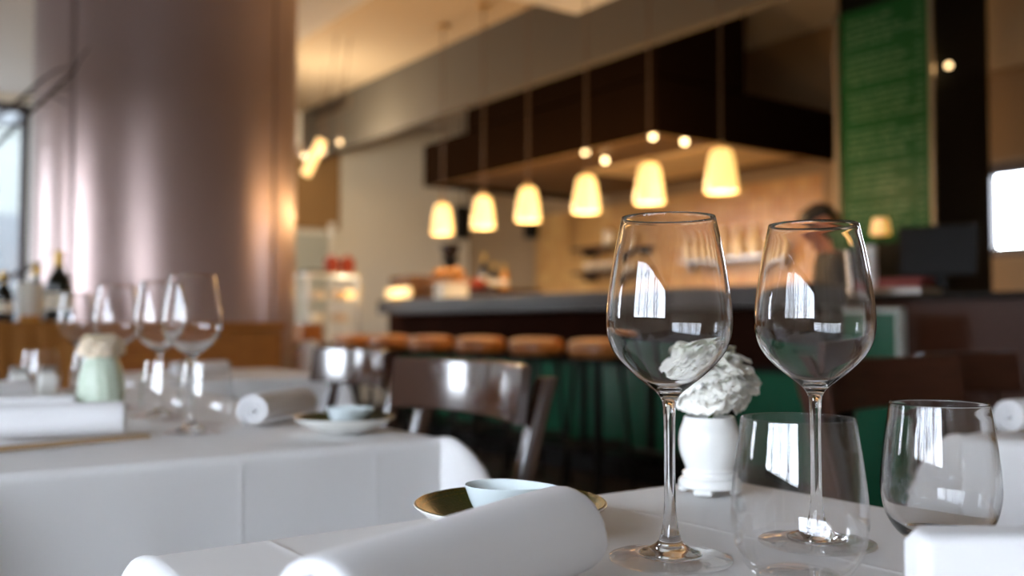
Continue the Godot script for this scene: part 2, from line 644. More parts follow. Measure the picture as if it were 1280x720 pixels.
func petal_mesh(seed_: int, w: float, h: float) -> ArrayMesh:
	var f := FastNoiseLite.new()
	f.seed = seed_
	f.frequency = 0.9
	var top := []
	var bottom := []
	for i in 8:
		var t := float(i) / 7
		var r := PackedVector3Array()
		var r2 := PackedVector3Array()
		for j in 11:
			var s := float(j) / 10 * 2 - 1
			var width := w * pow(sin(PI * (0.12 + 0.62 * t)), 0.8)
			var edge := t * t
			var x := s * width
			var y := h * t * (1.0 - 0.14 * s * s * edge)
			var z := -0.3 * h * t * t + 0.32 * x * x / w - 0.0045 * edge * f.get_noise_2d(s * 3.0, seed_) * 1.2 + 0.0012 * edge * sin(s * 6.0 + seed_)
			r.append(Vector3(x, y, z))
			r2.append(Vector3(x, y, z - 0.0006))
		top.append(r)
		bottom.append(r2)
	var loops := []
	for i in 8:
		var l := PackedVector3Array(top[i])
		var back: PackedVector3Array = bottom[i]
		back.reverse()
		l.append_array(back)
		loops.append(l)
	return Build.new().loft(loops).mesh()

func ruffled_flower(called: String, label: String, at: Vector3, radius: float, flat: float, stem: float, group: String, tone: Color) -> void:
	var t := thing(called, label, "flower", at, 0.0, group)
	obj("stem", Build.new().tube([Vector3(0, -stem, 0), Vector3(0.002, -stem * 0.4, 0), Vector3(0, 0.0, 0)], 0.0032, 8), M.leaf, t)
	var white := mat(tone, 0.7)
	var green := mat(tone.lerp(c8(226, 240, 196), 0.2), 0.7)
	var shapes := []
	for k in 4:
		shapes.append(petal_mesh(k + 3, radius * 0.44, radius * 0.7))
	obj("heart", Build.new().ball(Vector3(0, radius * 0.15, 0), Vector3(radius * 0.55, radius * 0.5 * flat, radius * 0.55), 16), green, t)
	var count := 120
	for k in count:
		var q := (k + 0.5) / count
		var y := 1.0 - q * 1.55
		var ring := sqrt(maxf(1.0 - y * y, 0.0))
		var a := k * 2.399963 + rng.randf() * 0.25
		var dir := Vector3(cos(a) * ring, y, sin(a) * ring)
		var depth := radius * rng.randf_range(0.36, 0.62)
		var out := (dir + Vector3(0, 0.35, 0) * (1.0 - absf(y))).normalized()
		var side := Vector3(-sin(a), 0, cos(a))
		side = (side + Vector3(rng.randf() - 0.5, rng.randf() - 0.5, rng.randf() - 0.5) * 0.5).normalized()
		var tilt := lerpf(0.25, 0.75, q) + rng.randf_range(-0.1, 0.1)
		var up := (out * sin(tilt + 0.5) + out.cross(side) * cos(tilt + 0.5)).normalized()
		side = (side - up * side.dot(up)).normalized()
		var bas := Basis(side, up, side.cross(up))
		var pos := dir * depth * Vector3(1, flat, 1) + Vector3(0, radius * 0.12, 0) - up * radius * 0.2
		obj("petal", shapes[k % 4], green if q < 0.12 else white, t, Transform3D(bas.scaled_local(Vector3.ONE * rng.randf_range(0.85, 1.1)), pos))

func bud_vase(at: Vector3) -> void:
	var t := thing("bud_vase", "small white porcelain vase with ring waist and stubby feet holding the white flower", "vase", at, 0.5)
	var p := spline([Vector2(0, 0.0065), Vector2(0.026, 0.0065), Vector2(0.0295, 0.006), Vector2(0.0312, 0.0075), Vector2(0.0312, 0.0115), Vector2(0.0295, 0.0145), Vector2(0.0262, 0.0165), Vector2(0.0262, 0.0165), Vector2(0.0272, 0.0185), Vector2(0.0268, 0.0212), Vector2(0.0246, 0.0228), Vector2(0.0240, 0.0250), Vector2(0.0262, 0.031), Vector2(0.0294, 0.040), Vector2(0.0308, 0.050), Vector2(0.0298, 0.061), Vector2(0.0268, 0.070), Vector2(0.0252, 0.0755), Vector2(0.0246, 0.0765), Vector2(0.0236, 0.0755), Vector2(0.0245, 0.069), Vector2(0.0275, 0.055), Vector2(0.0270, 0.045), Vector2(0.022, 0.030), Vector2(0, 0.026)])
	obj("body", Build.new().lathe(p, Vector3.ZERO, 56), M.porcelain, t)
	for k in 4:
		var a := TAU * k / 4
		obj("foot", Build.new().box(Vector3(cos(a) * 0.0255, 0.0036, sin(a) * 0.0255), Vector3(0.010, 0.0072, 0.020), 0.0028, Basis(Vector3.UP, -a)), M.porcelain, t)

func chair(label: String, at: Vector3, turn: float, wood: Material, group := "dark wooden dining chairs") -> Node3D:
	# faces -z; its curved back panel stands at +z
	var t := thing("dining_chair", label, "chair", at, turn, group)
	obj("seat", Build.new().box(Vector3(0, 0.445, 0.0), Vector3(0.42, 0.03, 0.41), 0.012), wood, t)
	for s in [-1, 1]:
		obj("leg", Build.new().tube([Vector3(s * 0.185, 0.0, -0.19), Vector3(s * 0.18, 0.43, -0.175)], [0.014, 0.018], 10), wood, t)
		var post := []
		for q in [[0.0, 0.235], [0.22, 0.195], [0.44, 0.195], [0.60, 0.225], [0.74, 0.265], [0.815, 0.29]]:
			post.append(bar_section(Vector3(s * 0.195, q[0], q[1]), 0.024, 0.036))
		obj("back_post", Build.new().loft(post), wood, t)
	for z in [-0.175, 0.18]:
		obj("apron", Build.new().box(Vector3(0, 0.405, z), Vector3(0.35, 0.05, 0.018), 0.003), wood, t)
	for s in [-1, 1]:
		obj("stretcher", Build.new().box(Vector3(s * 0.185, 0.2, 0.01), Vector3(0.016, 0.024, 0.38), 0.003), wood, t)
	var secs := []
	for k in 17:
		var q := float(k) / 16 * 2 - 1
		var x := q * 0.228
		var z := 0.283 - 0.055 * q * q
		var sec := PackedVector3Array()
		for e in [[-0.052, -0.002], [-0.048, -0.0045], [0.044, -0.0045 + 0.011], [0.05, -0.002 + 0.011], [0.05, 0.012 + 0.011], [0.044, 0.0155 + 0.011], [-0.048, 0.0155], [-0.052, 0.012]]:
			sec.append(Vector3(x, 0.79 + e[0], z - 0.026 + e[1]))
		secs.append(sec)
	obj("back_panel", Build.new().loft(secs), wood, t)
	return t

func bar_section(at: Vector3, w: float, d: float) -> PackedVector3Array:
	var out := PackedVector3Array()
	for e in [[-1, -0.7], [-0.7, -1], [0.7, -1], [1, -0.7], [1, 0.7], [0.7, 1], [-0.7, 1], [-1, 0.7]]:
		out.append(at + Vector3(e[0] * w / 2, 0, e[1] * d / 2))
	return out

func bar_stool(label: String, at: Vector3) -> void:
	var t := thing("bar_stool", label, "stool", at, 0.0, "round bar stools along the counter")
	var p := spline([Vector2(0, 0.735), Vector2(0.129, 0.735), Vector2(0.147, 0.742), Vector2(0.157, 0.765), Vector2(0.157, 0.785), Vector2(0.153, 0.806), Vector2(0.138, 0.822), Vector2(0.085, 0.831), Vector2(0, 0.834)])
	var cu := obj("cushion", Build.new().lathe(p, Vector3.ZERO, 40), M.leather, t)
	obj("piping", Build.new().ring(Vector3(0, 0.806, 0), 0.153, 0.005, 40), M.leather, cu)
	obj("seat_base", Build.new().lathe(PackedVector2Array([Vector2(0, 0.71), Vector2(0.13, 0.71), Vector2(0.13, 0.71), Vector2(0.13, 0.735), Vector2(0.13, 0.735), Vector2(0, 0.735)]), Vector3.ZERO, 32), M.black, t)
	for k in 4:
		var a := TAU * (k + 0.5) / 4
		var d := Vector3(cos(a), 0, sin(a))
		obj("leg", Build.new().tube([d * 0.19, d * 0.12 + Vector3(0, 0.715, 0)], 0.013, 8), M.black, t)
	obj("foot_ring", Build.new().ring(Vector3(0, 0.28, 0), 0.166, 0.009, 32), M.black, t)

func pendant(label: String, at: Vector3, ceiling: float) -> void:
	# at: the middle of the lower rim
	var t := thing("pendant_lamp", label, "lamp", at, 0.0, "pendant lamps over the bar")
	var p := spline([Vector2(0.0, 0.196), Vector2(0.03, 0.228), Vector2(0.0, 0.232)], 1)
	p = spline([Vector2(0.0855, 0.0), Vector2(0.0875, 0.004), Vector2(0.086, 0.03), Vector2(0.0755, 0.12), Vector2(0.0615, 0.195), Vector2(0.050, 0.222), Vector2(0.026, 0.234), Vector2(0.0, 0.236)])
	var inner := spline([Vector2(0.0, 0.231), Vector2(0.024, 0.229), Vector2(0.046, 0.217), Vector2(0.0575, 0.193), Vector2(0.0715, 0.12), Vector2(0.082, 0.03), Vector2(0.0835, 0.004), Vector2(0.0855, 0.0)])
	p.append_array(inner)
	obj("shade", Build.new().lathe(p, Vector3.ZERO, 36), M.shade, t)
	obj("bulb", Build.new().ball(Vector3(0, 0.13, 0), Vector3(0.03, 0.04, 0.03), 16), M.bulb, t)
	obj("cap", Build.new().lathe(PackedVector2Array([Vector2(0, 0.234), Vector2(0.022, 0.234), Vector2(0.022, 0.234), Vector2(0.018, 0.262), Vector2(0.006, 0.27), Vector2(0, 0.27)]), Vector3.ZERO, 20), M.steel_warm, t)
	obj("cord", Build.new().tube([Vector3(0, 0.265, 0), Vector3(0, ceiling - at.y - 0.02, 0)], 0.0055, 8), M.cord, t)
	obj("canopy", Build.new().lathe(PackedVector2Array([Vector2(0, 0), Vector2(0.045, 0), Vector2(0.045, 0), Vector2(0.05, 0.022), Vector2(0, 0.022)]), Vector3(0, ceiling - at.y - 0.022, 0), 20), M.steel_warm, t)
	omni(t, Vector3(0, 0.13, 0), Color(1.0, 0.80, 0.56), 0.36, 0.03)

func bottle(label: String, at: Vector3, h: float, r: float, m: Material, group: String) -> void:
	var t := thing("wine_bottle", label, "bottle", at, 0.0, group)
	var k := h / 0.3
	var p := spline([Vector2(0, 0.004), Vector2(r * 0.9, 0.0), Vector2(r, 0.005), Vector2(r, 0.1 * k), Vector2(r, 0.15 * k), Vector2(r * 0.82, 0.185 * k), Vector2(r * 0.45, 0.215 * k), Vector2(0.0145, 0.24 * k), Vector2(0.0145, 0.285 * k), Vector2(0.0, 0.285 * k)])
	var bo := obj("body", Build.new().lathe(p, Vector3.ZERO, 32), m, t)
	obj("foil", Build.new().lathe(PackedVector2Array([Vector2(0, 0.235 * k), Vector2(0.0165, 0.235 * k), Vector2(0.0165, 0.235 * k), Vector2(0.0165, h), Vector2(0.0165, h), Vector2(0, h)]), Vector3.ZERO, 20), M.foil, bo)
	obj("paper_label", Build.new().lathe(PackedVector2Array([Vector2(r - 0.002, 0.05 * k), Vector2(r + 0.0008, 0.05 * k), Vector2(r + 0.0008, 0.05 * k), Vector2(r + 0.0008, 0.12 * k), Vector2(r + 0.0008, 0.12 * k), Vector2(r - 0.002, 0.12 * k)]), Vector3.ZERO, 32), M.cream, bo)


# ---------------------------------------------------------------- a body from a smooth distance field
func surface_net(bones: Array, cell: float, k: float, colors: Callable, into: Build) -> void:
	# bones: [a, b, radius at a, radius at b]
	var lo := Vector3.INF
	var hi := -Vector3.INF
	for b in bones:
		var rr: float = maxf(b[2], b[3]) + 3.0 * cell + k
		lo = lo.min(b[0] - Vector3.ONE * rr).min(b[1] - Vector3.ONE * rr)
		hi = hi.max(b[0] + Vector3.ONE * rr).max(b[1] + Vector3.ONE * rr)
	var nx := int((hi.x - lo.x) / cell) + 2
	var ny := int((hi.y - lo.y) / cell) + 2
	var nz := int((hi.z - lo.z) / cell) + 2
	var f := PackedFloat32Array()
	f.resize(nx * ny * nz)
	f.fill(1.0)
	for b in bones:
		var a: Vector3 = b[0]
		var ab: Vector3 = b[1] - a
		var l2 := maxf(ab.length_squared(), 1e-9)
		var rr: float = maxf(b[2], b[3]) + 2.0 * cell + k
		var p0: Vector3 = ((a.min(b[1]) - Vector3.ONE * rr - lo) / cell).floor().max(Vector3.ZERO)
		var p1: Vector3 = ((a.max(b[1]) + Vector3.ONE * rr - lo) / cell).ceil()
		for z in range(int(p0.z), mini(int(p1.z) + 1, nz)):
			for y in range(int(p0.y), mini(int(p1.y) + 1, ny)):
				for x in range(int(p0.x), mini(int(p1.x) + 1, nx)):
					var p := lo + Vector3(x, y, z) * cell
					var t := clampf((p - a).dot(ab) / l2, 0.0, 1.0)
					var d: float = p.distance_to(a + ab * t) - lerpf(b[2], b[3], t)
					var i := (z * ny + y) * nx + x
					var e := f[i]
					var h := maxf(k - absf(d - e), 0.0) / k
					f[i] = minf(d, e) - h * h * k * 0.25
	var vert := {}
	var pts := PackedVector3Array()
	var corner := [0, 1, nx, nx + 1, nx * ny, nx * ny + 1, nx * ny + nx, nx * ny + nx + 1]
	var off := [Vector3(0, 0, 0), Vector3(1, 0, 0), Vector3(0, 1, 0), Vector3(1, 1, 0), Vector3(0, 0, 1), Vector3(1, 0, 1), Vector3(0, 1, 1), Vector3(1, 1, 1)]
	var edges := [[0, 1], [2, 3], [4, 5], [6, 7], [0, 2], [1, 3], [4, 6], [5, 7], [0, 4], [1, 5], [2, 6], [3, 7]]
	for z in nz - 1:
		for y in ny - 1:
			for x in nx - 1:
				var i := (z * ny + y) * nx + x
				var s := 0
				for q in 8:
					if f[i + corner[q]] < 0.0: s += 1
				if s == 0 or s == 8:
					continue
				var sum := Vector3.ZERO
				var m := 0
				for e in edges:
					var fa := f[i + corner[e[0]]]
					var fb := f[i + corner[e[1]]]
					if (fa < 0.0) != (fb < 0.0):
						sum += off[e[0]].lerp(off[e[1]], fa / (fa - fb))
						m += 1
				vert[i] = pts.size()
				pts.append(lo + (Vector3(x, y, z) + sum / m) * cell)
	var tri := PackedInt32Array()
	for i in vert:
		var x: int = i % nx
		var y: int = (i / nx) % ny
		var z: int = i / (nx * ny)
		var here := f[i] < 0.0
		for ax in 3:
			var step: int = [1, nx, nx * ny][ax]
			if (f[i + step] < 0.0) == here:
				continue
			var u: int = [nx, nx * ny, 1][ax]
			var w: int = [nx * ny, 1, nx][ax]
			if not (vert.has(i - u) and vert.has(i - w) and vert.has(i - u - w)):
				continue
			var a: int = vert[i]
			var b: int = vert[i - u]
			var d: int = vert[i - u - w]
			var e: int = vert[i - w]
			if here:
				tri.append_array([a, b, d, a, d, e])
			else:
				tri.append_array([a, d, b, a, e, d])
	var nrm := PackedVector3Array()
	nrm.resize(pts.size())
	for t in range(0, tri.size(), 3):
		var cr := (pts[tri[t + 1]] - pts[tri[t]]).cross(pts[tri[t + 2]] - pts[tri[t]])
		for q in 3:
			nrm[tri[t + q]] += cr
	for q in nrm.size():
		nrm[q] = nrm[q].normalized()
	var base := into.c.size()
	into.raw(pts, nrm, tri)
	for q in pts.size():
		into.c[base + q] = colors.call(pts[q])


# ---------------------------------------------------------------- the scene
func _ready() -> void:
	rng.seed = 7
	# camera
	var cam := Camera3D.new()
	cam.name = "camera"
	var lens := CameraAttributesPhysical.new()
	lens.frustum_focal_length = 39.33
	lens.frustum_focus_distance = 0.71
	lens.exposure_aperture = 4.2
	lens.frustum_near = 0.02
	lens.frustum_far = 200.0
	cam.attributes = lens
	cam.position = Vector3(0, 0.91, 0)
	cam.rotation_degrees = Vector3(2.184, -35.4, 0)
	add_child(cam)
	cam.current = true
	# sky and exposure: an overcast day outside the windows
	var env := Environment.new()
	env.background_mode = Environment.BG_SKY
	var sky := ProceduralSkyMaterial.new()
	sky.sky_top_color = Color(0.86, 0.92, 1.0)
	sky.sky_horizon_color = Color(0.95, 0.97, 1.0)
	sky.ground_bottom_color = Color(0.34, 0.34, 0.34)
	sky.ground_horizon_color = Color(0.5, 0.5, 0.5)
	sky.sky_energy_multiplier = 4.05
	sky.ground_energy_multiplier = 1.2
	env.sky = Sky.new()
	env.sky.sky_material = sky
	env.tonemap_mode = Environment.TONE_MAPPER_LINEAR
	env.tonemap_exposure = 1.04
	env.sdfgi_enabled = true
	env.ssao_enabled = true
	env.ssil_enabled = true
	var we := WorldEnvironment.new()
	we.name = "environment"
	we.environment = env
	add_child(we)
	make_materials()
	M.shade = glow(Color(1.0, 0.78, 0.42), 1.6)
	M.bulb = glow(Color(1.0, 0.85, 0.55), 3.0)
	M.spot_glow = glow(Color(1.0, 0.86, 0.62), 9.0)
	M.spot_reflection = glow(Color(1.0, 0.84, 0.6), 4.0)  # emission imitating a spot mirrored in the pillar side
	M.spot_dim = glow(Color(1.0, 0.84, 0.6), 1.6)
	M.strip = glow(Color(1.0, 0.78, 0.5), 2.0)
	M.cord = mat(c8(96, 72, 52), 0.6)
	build_shell()
	build_bar()
	build_kitchen()
	build_column_side()
	build_tables()
	build_chairs()
	build_place_settings()


# the room: X runs across to the kitchen wall, -Z along the bar
const XL := -2.2
const XR := 6.3
const ZF := 2.4
const ZB := -9.8
const CEIL := 3.05

func build_shell() -> void:
	struct("floor", Build.new().box(Vector3((XL + XR) / 2, -0.1, (ZF + ZB) / 2), Vector3(XR - XL + 0.6, 0.2, ZF - ZB + 0.6)), M.floor)
	struct("ground", Build.new().box(Vector3(0, -0.35, -4), Vector3(60, 0.2, 60)), mat(c8(110, 108, 104), 0.9))
	# ceiling with a raised bay in front of the bar
	var c := Build.new()
	var x1 := 2.79
	var x2 := 4.1
	var zt := -5.0
	c.box(Vector3((XL - 0.3 + x1) / 2, CEIL + 0.2, (ZF + ZB) / 2), Vector3(x1 - XL + 0.3, 0.4, ZF - ZB + 0.6))
	c.box(Vector3((x1 + x2) / 2, CEIL + 0.2, (ZF + 0.3 + zt) / 2), Vector3(x2 - x1, 0.4, ZF + 0.3 - zt))
	c.box(Vector3((x2 + XR + 0.3) / 2, CEIL + 0.305, (ZF + ZB) / 2), Vector3(XR + 0.3 - x2, 0.19, ZF - ZB + 0.6))
	struct("ceiling", c, M.ceiling)
	struct("ceiling", Build.new().box(Vector3((x1 + x2) / 2, CEIL + 0.3, (zt + ZB) / 2 - 0.15), Vector3(x2 - x1, 0.2, zt - ZB + 0.3)), M.ceiling_warm)
	# the dropped beam over the counter
	struct("trim", Build.new().box(Vector3(4.14, (2.68 + 3.27) / 2, (ZF + ZB) / 2), Vector3(0.08, 3.27 - 2.68, ZF - ZB), 0.004), M.fascia)
	struct("trim", Build.new().box(Vector3(XR - 0.06, (2.59 + 3.26) / 2, (-3.6 + ZF) / 2), Vector3(0.12, 3.26 - 2.59, ZF + 3.6), 0.004), M.ceiling_warm)
	# window wall on the left
	var bays := [[-9.2, -7.6, 0.5, 2.4], [-5.8, -4.3, 1.0, 2.1], [-1.6, 1.9, 1.0, 2.1]]
	var w := Build.new()
	w.box(Vector3(XL - 0.15, 0.2, (ZF + ZB) / 2), Vector3(0.3, 0.4, ZF - ZB + 0.6))
	w.box(Vector3(XL - 0.15, (2.65 + 3.26) / 2, (ZF + ZB) / 2), Vector3(0.3, 3.26 - 2.65, ZF - ZB + 0.6))
	var z := ZB - 0.3
	for b in bays:
		w.box(Vector3(XL - 0.15, 1.525, (z + b[0]) / 2), Vector3(0.3, 2.25, b[0] - z))
		w.box(Vector3(XL - 0.15, (0.4 + b[2]) / 2, (b[0] + b[1]) / 2), Vector3(0.3, b[2] - 0.4, b[1] - b[0]))
		w.box(Vector3(XL - 0.15, (b[3] + 2.65) / 2, (b[0] + b[1]) / 2), Vector3(0.3, 2.65 - b[3], b[1] - b[0]))
		z = b[1]
	w.box(Vector3(XL - 0.15, 1.525, (z + ZF + 0.3) / 2), Vector3(0.3, 2.25, ZF + 0.3 - z))
	struct("wall_left", w, M.plaster_white)
	for b in bays:
		window(Vector3(XL - 0.15, (b[2] + b[3]) / 2, (b[0] + b[1]) / 2), b[1] - b[0], b[3] - b[2], PI / 2, 3)
	struct("wall_front", Build.new().box(Vector3((XL + XR) / 2, 1.63, ZF + 0.15), Vector3(XR - XL + 0.6, 3.26, 0.3)), mat(c8(206, 190, 168), 0.9))
	# end wall with the far window on the left
	w = Build.new()
	var wx0 := -0.9
	var wx1 := 1.42
	var wt := 2.98
	w.box(Vector3((XL + wx0) / 2, 1.7, ZB - 0.15), Vector3(wx0 - XL, 3.4, 0.3))
	w.box(Vector3((wx1 + XR + 0.3) / 2, 1.7, ZB - 0.15), Vector3(XR + 0.3 - wx1, 3.4, 0.3))
	w.box(Vector3((wx0 + wx1) / 2, (wt + 3.4) / 2, ZB - 0.15), Vector3(wx1 - wx0, 3.4 - wt, 0.3))
	w.box(Vector3((wx0 + wx1) / 2, 0.2, ZB - 0.15), Vector3(wx1 - wx0, 0.4, 0.3))
	struct("wall_back", w, M.plaster_white)
	window(Vector3((wx0 + wx1) / 2, (0.4 + wt) / 2, ZB - 0.12), wx1 - wx0, wt - 0.4, 0.0, 2)
	# kitchen wall with a small window near the pillar
	w = Build.new()
	var sz0 := -3.42
	var sz1 := -2.9
	var sy0 := 1.36
	var sy1 := 2.0
	w.box(Vector3(XR + 0.15, 1.63, (ZB - 0.3 + sz0) / 2), Vector3(0.3, 3.26, sz0 - ZB + 0.3))
	w.box(Vector3(XR + 0.15, 1.63, (sz1 + ZF + 0.3) / 2), Vector3(0.3, 3.26, ZF + 0.3 - sz1))
	w.box(Vector3(XR + 0.15, sy0 / 2, (sz0 + sz1) / 2), Vector3(0.3, sy0, sz1 - sz0))
	w.box(Vector3(XR + 0.15, (sy1 + 3.26) / 2, (sz0 + sz1) / 2), Vector3(0.3, 3.26 - sy1, sz1 - sz0))
	var wall := struct("wall_right", w, M.plaster_shaded)
	window(Vector3(XR + 0.15, (sy0 + sy1) / 2, (sz0 + sz1) / 2), sz1 - sz0, sy1 - sy0, PI / 2, 1)
	# tiles on the kitchen wall behind the bar
	var tiles := []
	for k in 4:
		var t := mat([c8(190, 146, 84), c8(182, 136, 76), c8(196, 154, 92), c8(186, 142, 82)][k], 0.3)
		tiles.append(t)
	var tm := Build.new().box(Vector3.ZERO, Vector3(0.012, 0.121, 0.121), 0.003).mesh()
	for iz in 30:
		for iy in 8:
			obj("tile", tm, tiles[rng.randi() % 4], wall, Transform3D(Basis(), Vector3(XR - 0.005, 1.16 + iy * 0.126, -8.34 + iz * 0.126)))
	# facade across the street, seen through the far window
	var fac := thing("building_facade", "pale grey building across the street seen through the far left window", "building", Vector3(-1.0, -0.25, -17))
	obj("wall", Build.new().box(Vector3(0, 5, 0), Vector3(12, 10, 0.6)), M.facade, fac)
	for k in 4:
		for q in 2:
			obj("window", Build.new().box(Vector3(-4.2 + k * 2.4, 2.0 + q * 3.2, 0.3), Vector3(1.1, 1.8, 0.08), 0.02), mat(c8(34, 38, 40), 0.5), fac)
	# bare street trees before the windows: the wine glasses mirror them
	var g := RandomNumberGenerator.new()
	g.seed = 3
	var tm2: ArrayMesh
	for k in 3:
		var tr := thing("street_tree", "bare street tree outside the left windows, seen only mirrored in the glasses", "tree", Vector3([-5.6, -6.4, -5.2, -7.0][k], -0.25, [-1.6, 0.2, 1.5, 3.0][k]), k * 1.9, "street trees outside the windows")
		if tm2 == null:
			var b := Build.new().tube([Vector3.ZERO, Vector3(0.03, 1.5, 0), Vector3(-0.02, 3.4, 0.03), Vector3(0.05, 5.6, 0)], [0.10, 0.08, 0.06, 0.03], 8)
			for q in 20:
				var y := 1.3 + q * 0.19
				var a := q * 2.4
				var d := Vector3(cos(a), 0.7, sin(a)) * g.randf_range(0.35, 0.75)
				b.tube([Vector3(0, y, 0), Vector3(0, y, 0) + d, Vector3(0, y, 0) + d * 1.9 + Vector3(0, 0.25, 0)], [0.03, 0.02, 0.008], 5)
				for e in 3:
					var st := Vector3(0, y, 0) + d * (0.8 + e * 0.4)
					b.tube([st, st + Vector3(g.randf() - 0.5, 0.35, g.randf() - 0.5) * 0.9], [0.014, 0.006], 4)
			tm2 = b.mesh()
		obj("trunk", tm2, M.bark, tr)
	# grille and ceiling fittings in the bay
	var v := thing("air_vent", "dark slotted air vent high on the warm ceiling bay", "vent", Vector3(x2 - 0.012, 3.13, -9.0))
	obj("frame", Build.new().box(Vector3.ZERO, Vector3(0.02, 0.13, 0.9), 0.004), mat(c8(120, 104, 84), 0.6), v)
	for k in 5:
		obj("slat", Build.new().box(Vector3(-0.012, -0.045 + k * 0.0225, 0), Vector3(0.012, 0.012, 0.84)), M.black, v)
	var cove := thing("cove_light", "warm strip light along the raised ceiling bay above the bar", "light", Vector3(x1 + 0.05, 3.2, -7.4))
	obj("strip", Build.new().box(Vector3.ZERO, Vector3(0.05, 0.03, 4.4), 0.005), M.strip, cove)
	var al := AreaLight3D.new()
	al.name = "strip_light"
	al.area_size = Vector2(4.4, 0.05)
	al.light_color = Color(1.0, 0.88, 0.72)
	al.light_energy = 0.35
	al.area_range = 12.0
	al.shadow_enabled = true
	cove.add_child(al)
	al.position = Vector3(0.05, 0.03, 0)
	al.look_at_from_position(cove.position + Vector3(0.04, 0.0, 0), cove.position + Vector3(0.8, 0.0, 0), Vector3.UP)
	var names := ["lowest of three round spots by the tilted tube lamp", "small round spot touching the top of the tilted tube lamp", "small round spot right of the tilted tube lamp"]
	var at := [Vector3(3.367, 2.422, -7.972), Vector3(3.508, 2.458, -7.87), Vector3(3.629, 2.544, -7.78)]
	for k in 3:
		var s := thing("spot_lamp_or_glint", "glowing " + names[k] + " hanging from the bay", "lamp", at[k], 0.0, "small hanging spots left of the bar")
		obj("globe", Build.new().ball(Vector3.ZERO, Vector3.ONE * 0.022, 14), M.spot_dim, s)
		obj("cord", Build.new().tube([Vector3(0, 0.02, 0), Vector3(0, 3.25 - at[k].y, 0)], 0.003, 6), M.cord, s)
		omni(s, Vector3.ZERO, Color(1.0, 0.92, 0.80), 0.5, 0.02)
	var tl := thing("tube_lamp", "glowing tilted tube lamp hanging on two cords beside the column", "lamp", Vector3(3.034, 2.231, -6.99))
	obj("tube", Build.new().tube([Vector3(-0.055, -0.14, -0.035), Vector3(0.055, 0.14, 0.035)], 0.04, 16), glow(Color(1.0, 0.8, 0.5), 1.7), tl)
	for s in [-1, 1]:
		obj("cord", Build.new().tube([Vector3(s * 0.04, s * 0.11, s * 0.03), Vector3(s * 0.06 + 0.2, 0.6, 0.0), Vector3(s * 0.06 + 0.25, 3.25 - 2.231, 0)], 0.004, 6), M.cord, tl)
	omni(tl, Vector3(0, 0, 0), Color(1.0, 0.75, 0.45), 0.25, 0.04)

func window(at: Vector3, width: float, height: float, turn: float, lights: int) -> void:
	var o := structure_root("window", at)
	o.rotation.y = turn
	var f := Build.new()
	for s in [-1, 1]:
		f.box(Vector3(s * (width / 2 - 0.035), 0, 0), Vector3(0.07, height, 0.09), 0.006)
		f.box(Vector3(0, s * (height / 2 - 0.035), 0), Vector3(width, 0.07, 0.09), 0.006)
	for k in range(1, lights):
		f.box(Vector3(-width / 2 + width * k / lights, 0, 0), Vector3(0.05, height, 0.08), 0.006)
	obj("frame", f, M.frame, o)
	for k in lights:
		var pw := width / lights
		obj("pane", Build.new().box(Vector3(-width / 2 + pw * (k + 0.5), 0, 0), Vector3(pw - 0.03, height - 0.1, 0.006)), M.pane, o)

